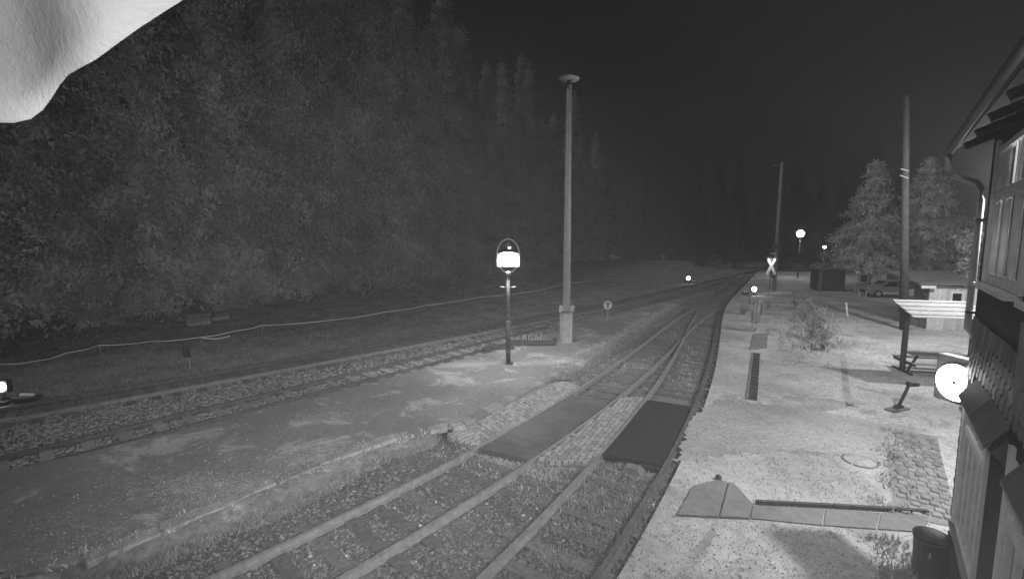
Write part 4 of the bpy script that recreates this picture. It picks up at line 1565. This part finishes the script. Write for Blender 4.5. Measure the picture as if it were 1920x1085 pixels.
SPD = []
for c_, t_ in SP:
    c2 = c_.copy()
    c2.materials[0] = M['leaf_unlit']
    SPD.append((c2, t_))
gA = 'spruces along the forest edge'
gB = 'bushes at the foot of the forest'
for row_, (n_, dep) in enumerate([(34, 2.5), (32, 6.5), (26, 12)]):
    for k in range(n_):
        x, y, nx, ny = edge_at(min(1, max(0, (k + .5 + random.uniform(-.3, .3)) / n_)))
        d = dep + random.uniform(-1.3, 1.3)
        s = random.uniform(1.25, 1.7) * (1 + .1 * row_)
        if row_ > 0 and (y > 100 or abs(x) > y * 1.6 + 12):
            continue
        tree('spruce_tree', SP[(k * 7 + row_) % 3], x + nx * d, y + ny * d, s, random.random() * 6.28,
             'tall dark spruce standing in the forest beyond the tracks', 'tree', gA)
for k in range(40):
    x, y, nx, ny = edge_at((k + .5 + random.uniform(-.3, .3)) / 40 * .82)
    d = random.uniform(-.6, 1.4)
    tree('bush', BU[k % 3], x + nx * d, y + ny * d, random.uniform(.7, 1.1), random.random() * 6.28,
         'leafy bush at the foot of the dark forest edge', 'bush', gB)

# lit conifers behind the car
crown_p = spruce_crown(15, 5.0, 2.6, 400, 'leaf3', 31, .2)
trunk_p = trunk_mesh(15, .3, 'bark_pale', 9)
for (px, Y, s, lab) in [(1625, 50, .92, 'pale conifer with drooping branches left of the wooden pole, behind the car'),
                        (1722, 51, .95, 'pale conifer with drooping branches right of the wooden pole, behind the car')]:
    q = at(px, 540, Y)
    o = thing('conifer_tree', lab, 'tree', (q.x, q.y, GZ), random.random() * 6)
    o.scale = (s, s, s)
    put('crown', crown_p, o)
    put('trunk', trunk_p, o)
q = at(1672, 540, 49)
o = thing('bare_trunk', 'pale bare tree trunk rising behind the parked car', 'trunk', (q.x, q.y, GZ))
MB().tube([(0, 0, 0), (.05, 0, 3), (.0, 0, 5.5)], [.55, .48, .4], 12).build('trunk', 'bark_pale', o, smooth=True)
MB().tube([(0, 0, 5.2), (.3, 0, 9)], [.35, .1], 8).build('limb', 'bark', o)
# trees with darkness painted into their needles, to the far right and at the end of the line
for k in range(16):
    x, y = 24 + k * 4.2 + random.uniform(-1, 1), 132 - k * 2.2 + random.uniform(-3, 3)
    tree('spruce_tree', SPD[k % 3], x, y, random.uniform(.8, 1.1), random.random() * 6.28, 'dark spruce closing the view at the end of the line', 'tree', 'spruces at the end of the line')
for k in range(14):
    x = 38 + k * 4.5 + random.uniform(-1, 1)
    y = 88 - k * 3.0 + random.uniform(-4, 4)
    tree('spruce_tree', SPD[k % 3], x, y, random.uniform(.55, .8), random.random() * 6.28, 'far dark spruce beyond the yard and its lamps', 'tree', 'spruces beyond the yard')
# leaves of a small tree near the building corner
q = at(1818, 385, 33)
lt = thing('small_tree', 'small tree whose lit leaves show beside the downpipe', 'tree', (q.x + 1.0, q.y + .4, GZ))
put('crown', bush_crown(2.0, 8.8, 1500, 'leaf3', 41, .2, 14), lt)
put('trunk', trunk_mesh(6.5, .1, 'bark', 42), lt)

# shrubs in the yard
SHM = [bush_crown(.75, 1.7, 700, 'leaf2', 51, .08, 14), bush_crown(.6, 1.3, 560, 'leaf2', 52, .07, 11)]
def shrub(px, py, s, k, lab):
    q = gp(px, py, GZ)
    o = thing('shrub', lab, 'shrub', q, random.random() * 6, 'shrubs in the yard')
    s *= .85
    o.scale = (s, s, s)
    put('leaves', SHM[k % 2], o)
    m = MB()
    for j in range(14):
        a = random.random() * 6.28
        r_ = random.uniform(.2, .75)
        h_ = random.uniform(.9, 2.1)
        m.tube([(0.06 * math.cos(a), .06 * math.sin(a), 0), (r_ * .5 * math.cos(a), r_ * .5 * math.sin(a), h_ * .6), (r_ * math.cos(a), r_ * math.sin(a), h_)], [.014, .011, .005], 5, False)
    m.build('stems', 'timber', o)


for i, (px, py, s, lab) in enumerate([(1543, 655, .9, 'nearest of the loose-twigged shrubs, beside the little wooden bench frame'), (1520, 636, 1.0, 'twiggy shrub casting the longest shadow across the gravel'),
                                      (1535, 618, 1.05, 'twiggy shrub in the middle of the yard row'), (1505, 606, 1.0, 'twiggy shrub towards the shed end of the yard row'),
                                      (1520, 592, 1.0, 'far twiggy shrub of the yard row near the stake'), (1490, 580, .9, 'farthest twiggy shrub of the yard row')]):
    shrub(px, py, s, i, lab)
for i, (px, py, s, lab) in enumerate([(1395, 590, .7, 'low shrub between siding and points machine'), (1440, 580, .6, 'low shrub at the foot of the slim pole')]):
    shrub(px, py, s, i, lab)
Pz = np.array([[*(gp(1520 + random.gauss(0, 32), 622 + random.gauss(0, 20), GZ)[:2])] for _ in range(420)])
blades('shrub_grass', Pz, GZ, .08, .42, 'blade_dry', per=7, spread=.1, wid=.012, label='tall dry grass among the yard shrubs', cat='grass')
# little frame at the foot of the shrubs
b = gp(1533, 656, GZ)
bf = thing('low_frame', 'little weathered wooden frame at the foot of the shrubs', 'frame', b)
for x in (-.3, .3):
    MB().box((x, 0, .15), (.06, .06, .34)).build('leg', 'timber', bf)
MB().box((0, 0, .36), (.85, .1, .05)).build('rail', 'concrete', bf)

# ------------------------------------------------------------------ cloth close to the camera
cl = MB()
nu, nv = 26, 16
for i in range(nu):
    for j in range(nv):
        u, v = i / (nu - 1), j / (nv - 1)
        x = -2.1 + 1.42 * u
        low = float(np.interp(x, [-2.1, -1.44, -1.1, -.87, -.76, -.68], [5.52, 5.66, 5.76, 5.90, 6.0, 6.1])) + .012 * math.sin(u * 23)
        z = 6.75 + (low - 6.75) * v
        y = 1.28 + .06 * math.sin(u * 11 + v * 3) + .05 * math.sin(u * 5 - v * 7)
        cl.v.append((x, y, z))
for i in range(nu - 1):
    for j in range(nv - 1):
        cl.f.append((i * nv + j, (i + 1) * nv + j, (i + 1) * nv + j + 1, i * nv + j + 1))
fl = thing('cloth_banner', 'bright white crumpled cloth hanging into view at the upper corner', 'cloth')
clo = cl.build('cloth', 'cloth', fl, smooth=True)
sm = clo.modifiers.new('thickness', 'SOLIDIFY')
sm.thickness = .004
MB().tube([(-2.2, 1.28, 6.78), (-.4, 1.22, 6.82), (1.5, -.2, 6.86)], .02, 8).build('rod', 'iron', fl)

# ------------------------------------------------------------------ the other lit lamps of the place
# the yard lamp whose light throws the shadows; it stands behind the far corner of the station
lp = thing('yard_lamp', 'yard lamp on a post hidden behind the station corner', 'lamp', (20.5, 18.8, GZ))
MB().tube([(0, 0, 0), (0, 0, 7.7)], [.09, .05], 10).build('pole', 'iron', lp)
MB().tube([(0, .12, 7.6), (0, .12, 8.6)], .015, 6).build('cage_bar', 'iron', lp)
MB().lathe((0, 0, 8.55), [(.10, 0), (.12, .04), (.03, .1)], 16).build('cap', 'iron', lp)
MB().ball((0, 0, 8.26), .08, 10, 8).build('bulb', 'bulb', lp)
kd = bpy.data.lights.new('yard_lamp_light', 'POINT')
kd.energy = 3300
kd.shadow_soft_size = .22
ko = bpy.data.objects.new('yard_lamp_light', kd)
C.objects.link(ko)
ko.location = (20.5, 18.8, 8.1)
# the lamp beyond the end wall of the station; the corner keeps its light off the track-side wall
el = thing('path_lamp', 'shaded lamp on a post beyond the end wall of the station', 'lamp', (9.75, 7.3, GZ))
MB().lathe((0, 0, 6.6), [(.26, 0), (.24, .05), (.1, .15), (.03, .2)], 16).build('shade', 'iron', el)
MB().tube([(.3, 0, 0), (.3, 0, 6.5), (.2, 0, 6.85), (0, 0, 6.8)], [.07, .05, .04, .03], 8).build('pole', 'iron', el)
MB().ball((0, 0, 6.58), .07, 10, 8).build('bulb', 'bulb', el)
ed = bpy.data.lights.new('wall_lamp_light', 'SPOT')
ed.energy = 2150
ed.spot_size = math.radians(164)
ed.spot_blend = .25
ed.shadow_soft_size = .16
eo = bpy.data.objects.new('wall_lamp_light', ed)
C.objects.link(eo)
eo.location = (9.75, 7.3, 6.55)
# infrared emitter of the webcam itself, beside the camera
idt = bpy.data.lights.new('webcam_infrared', 'SPOT')
idt.energy = 3700
idt.spot_size = math.radians(78)
idt.spot_blend = .85
idt.shadow_soft_size = .04
io = bpy.data.objects.new('webcam_infrared', idt)
C.objects.link(io)
io.location = (.35, -.15, 4.95)
rgd = bpy.data.lights.new('webcam_fill', 'SPOT')  # second, wider spot added at the webcam to brighten the cloth
rgd.energy = 170
rgd.spot_size = math.radians(130)
rgd.spot_blend = .6
rgd.shadow_soft_size = .04
rgo = bpy.data.objects.new('webcam_fill', rgd)
C.objects.link(rgo)
rgo.location = (.08, -.05, CAMZ + .05)
rgo.rotation_euler = (math.pi / 2 - PITCH, 0, .12)
aim = Vector(ray(660, 520))
io.rotation_euler = (-aim).to_track_quat('Z', 'Y').to_euler()

# ------------------------------------------------------------------ misty air
hb_ = MB().box((20, 66, 22), (300, 150, 46.4)).build('haze', 'dark')
hm = bpy.data.materials.new('mist')
hm.use_nodes = True
hn = hm.node_tree
hn.nodes.remove(hn.nodes['Principled BSDF'])
pv_ = hn.nodes.new('ShaderNodeVolumePrincipled')
pv_.inputs['Color'].default_value = (.9, .9, .9, 1)
pv_.inputs['Density'].default_value = .0012
hn.links.new(pv_.outputs[0], hn.nodes['Material Output'].inputs['Volume'])
hb_.data.materials[0] = hm
tag(hb_, 'thin night mist over the whole station', 'mist', kind='stuff')
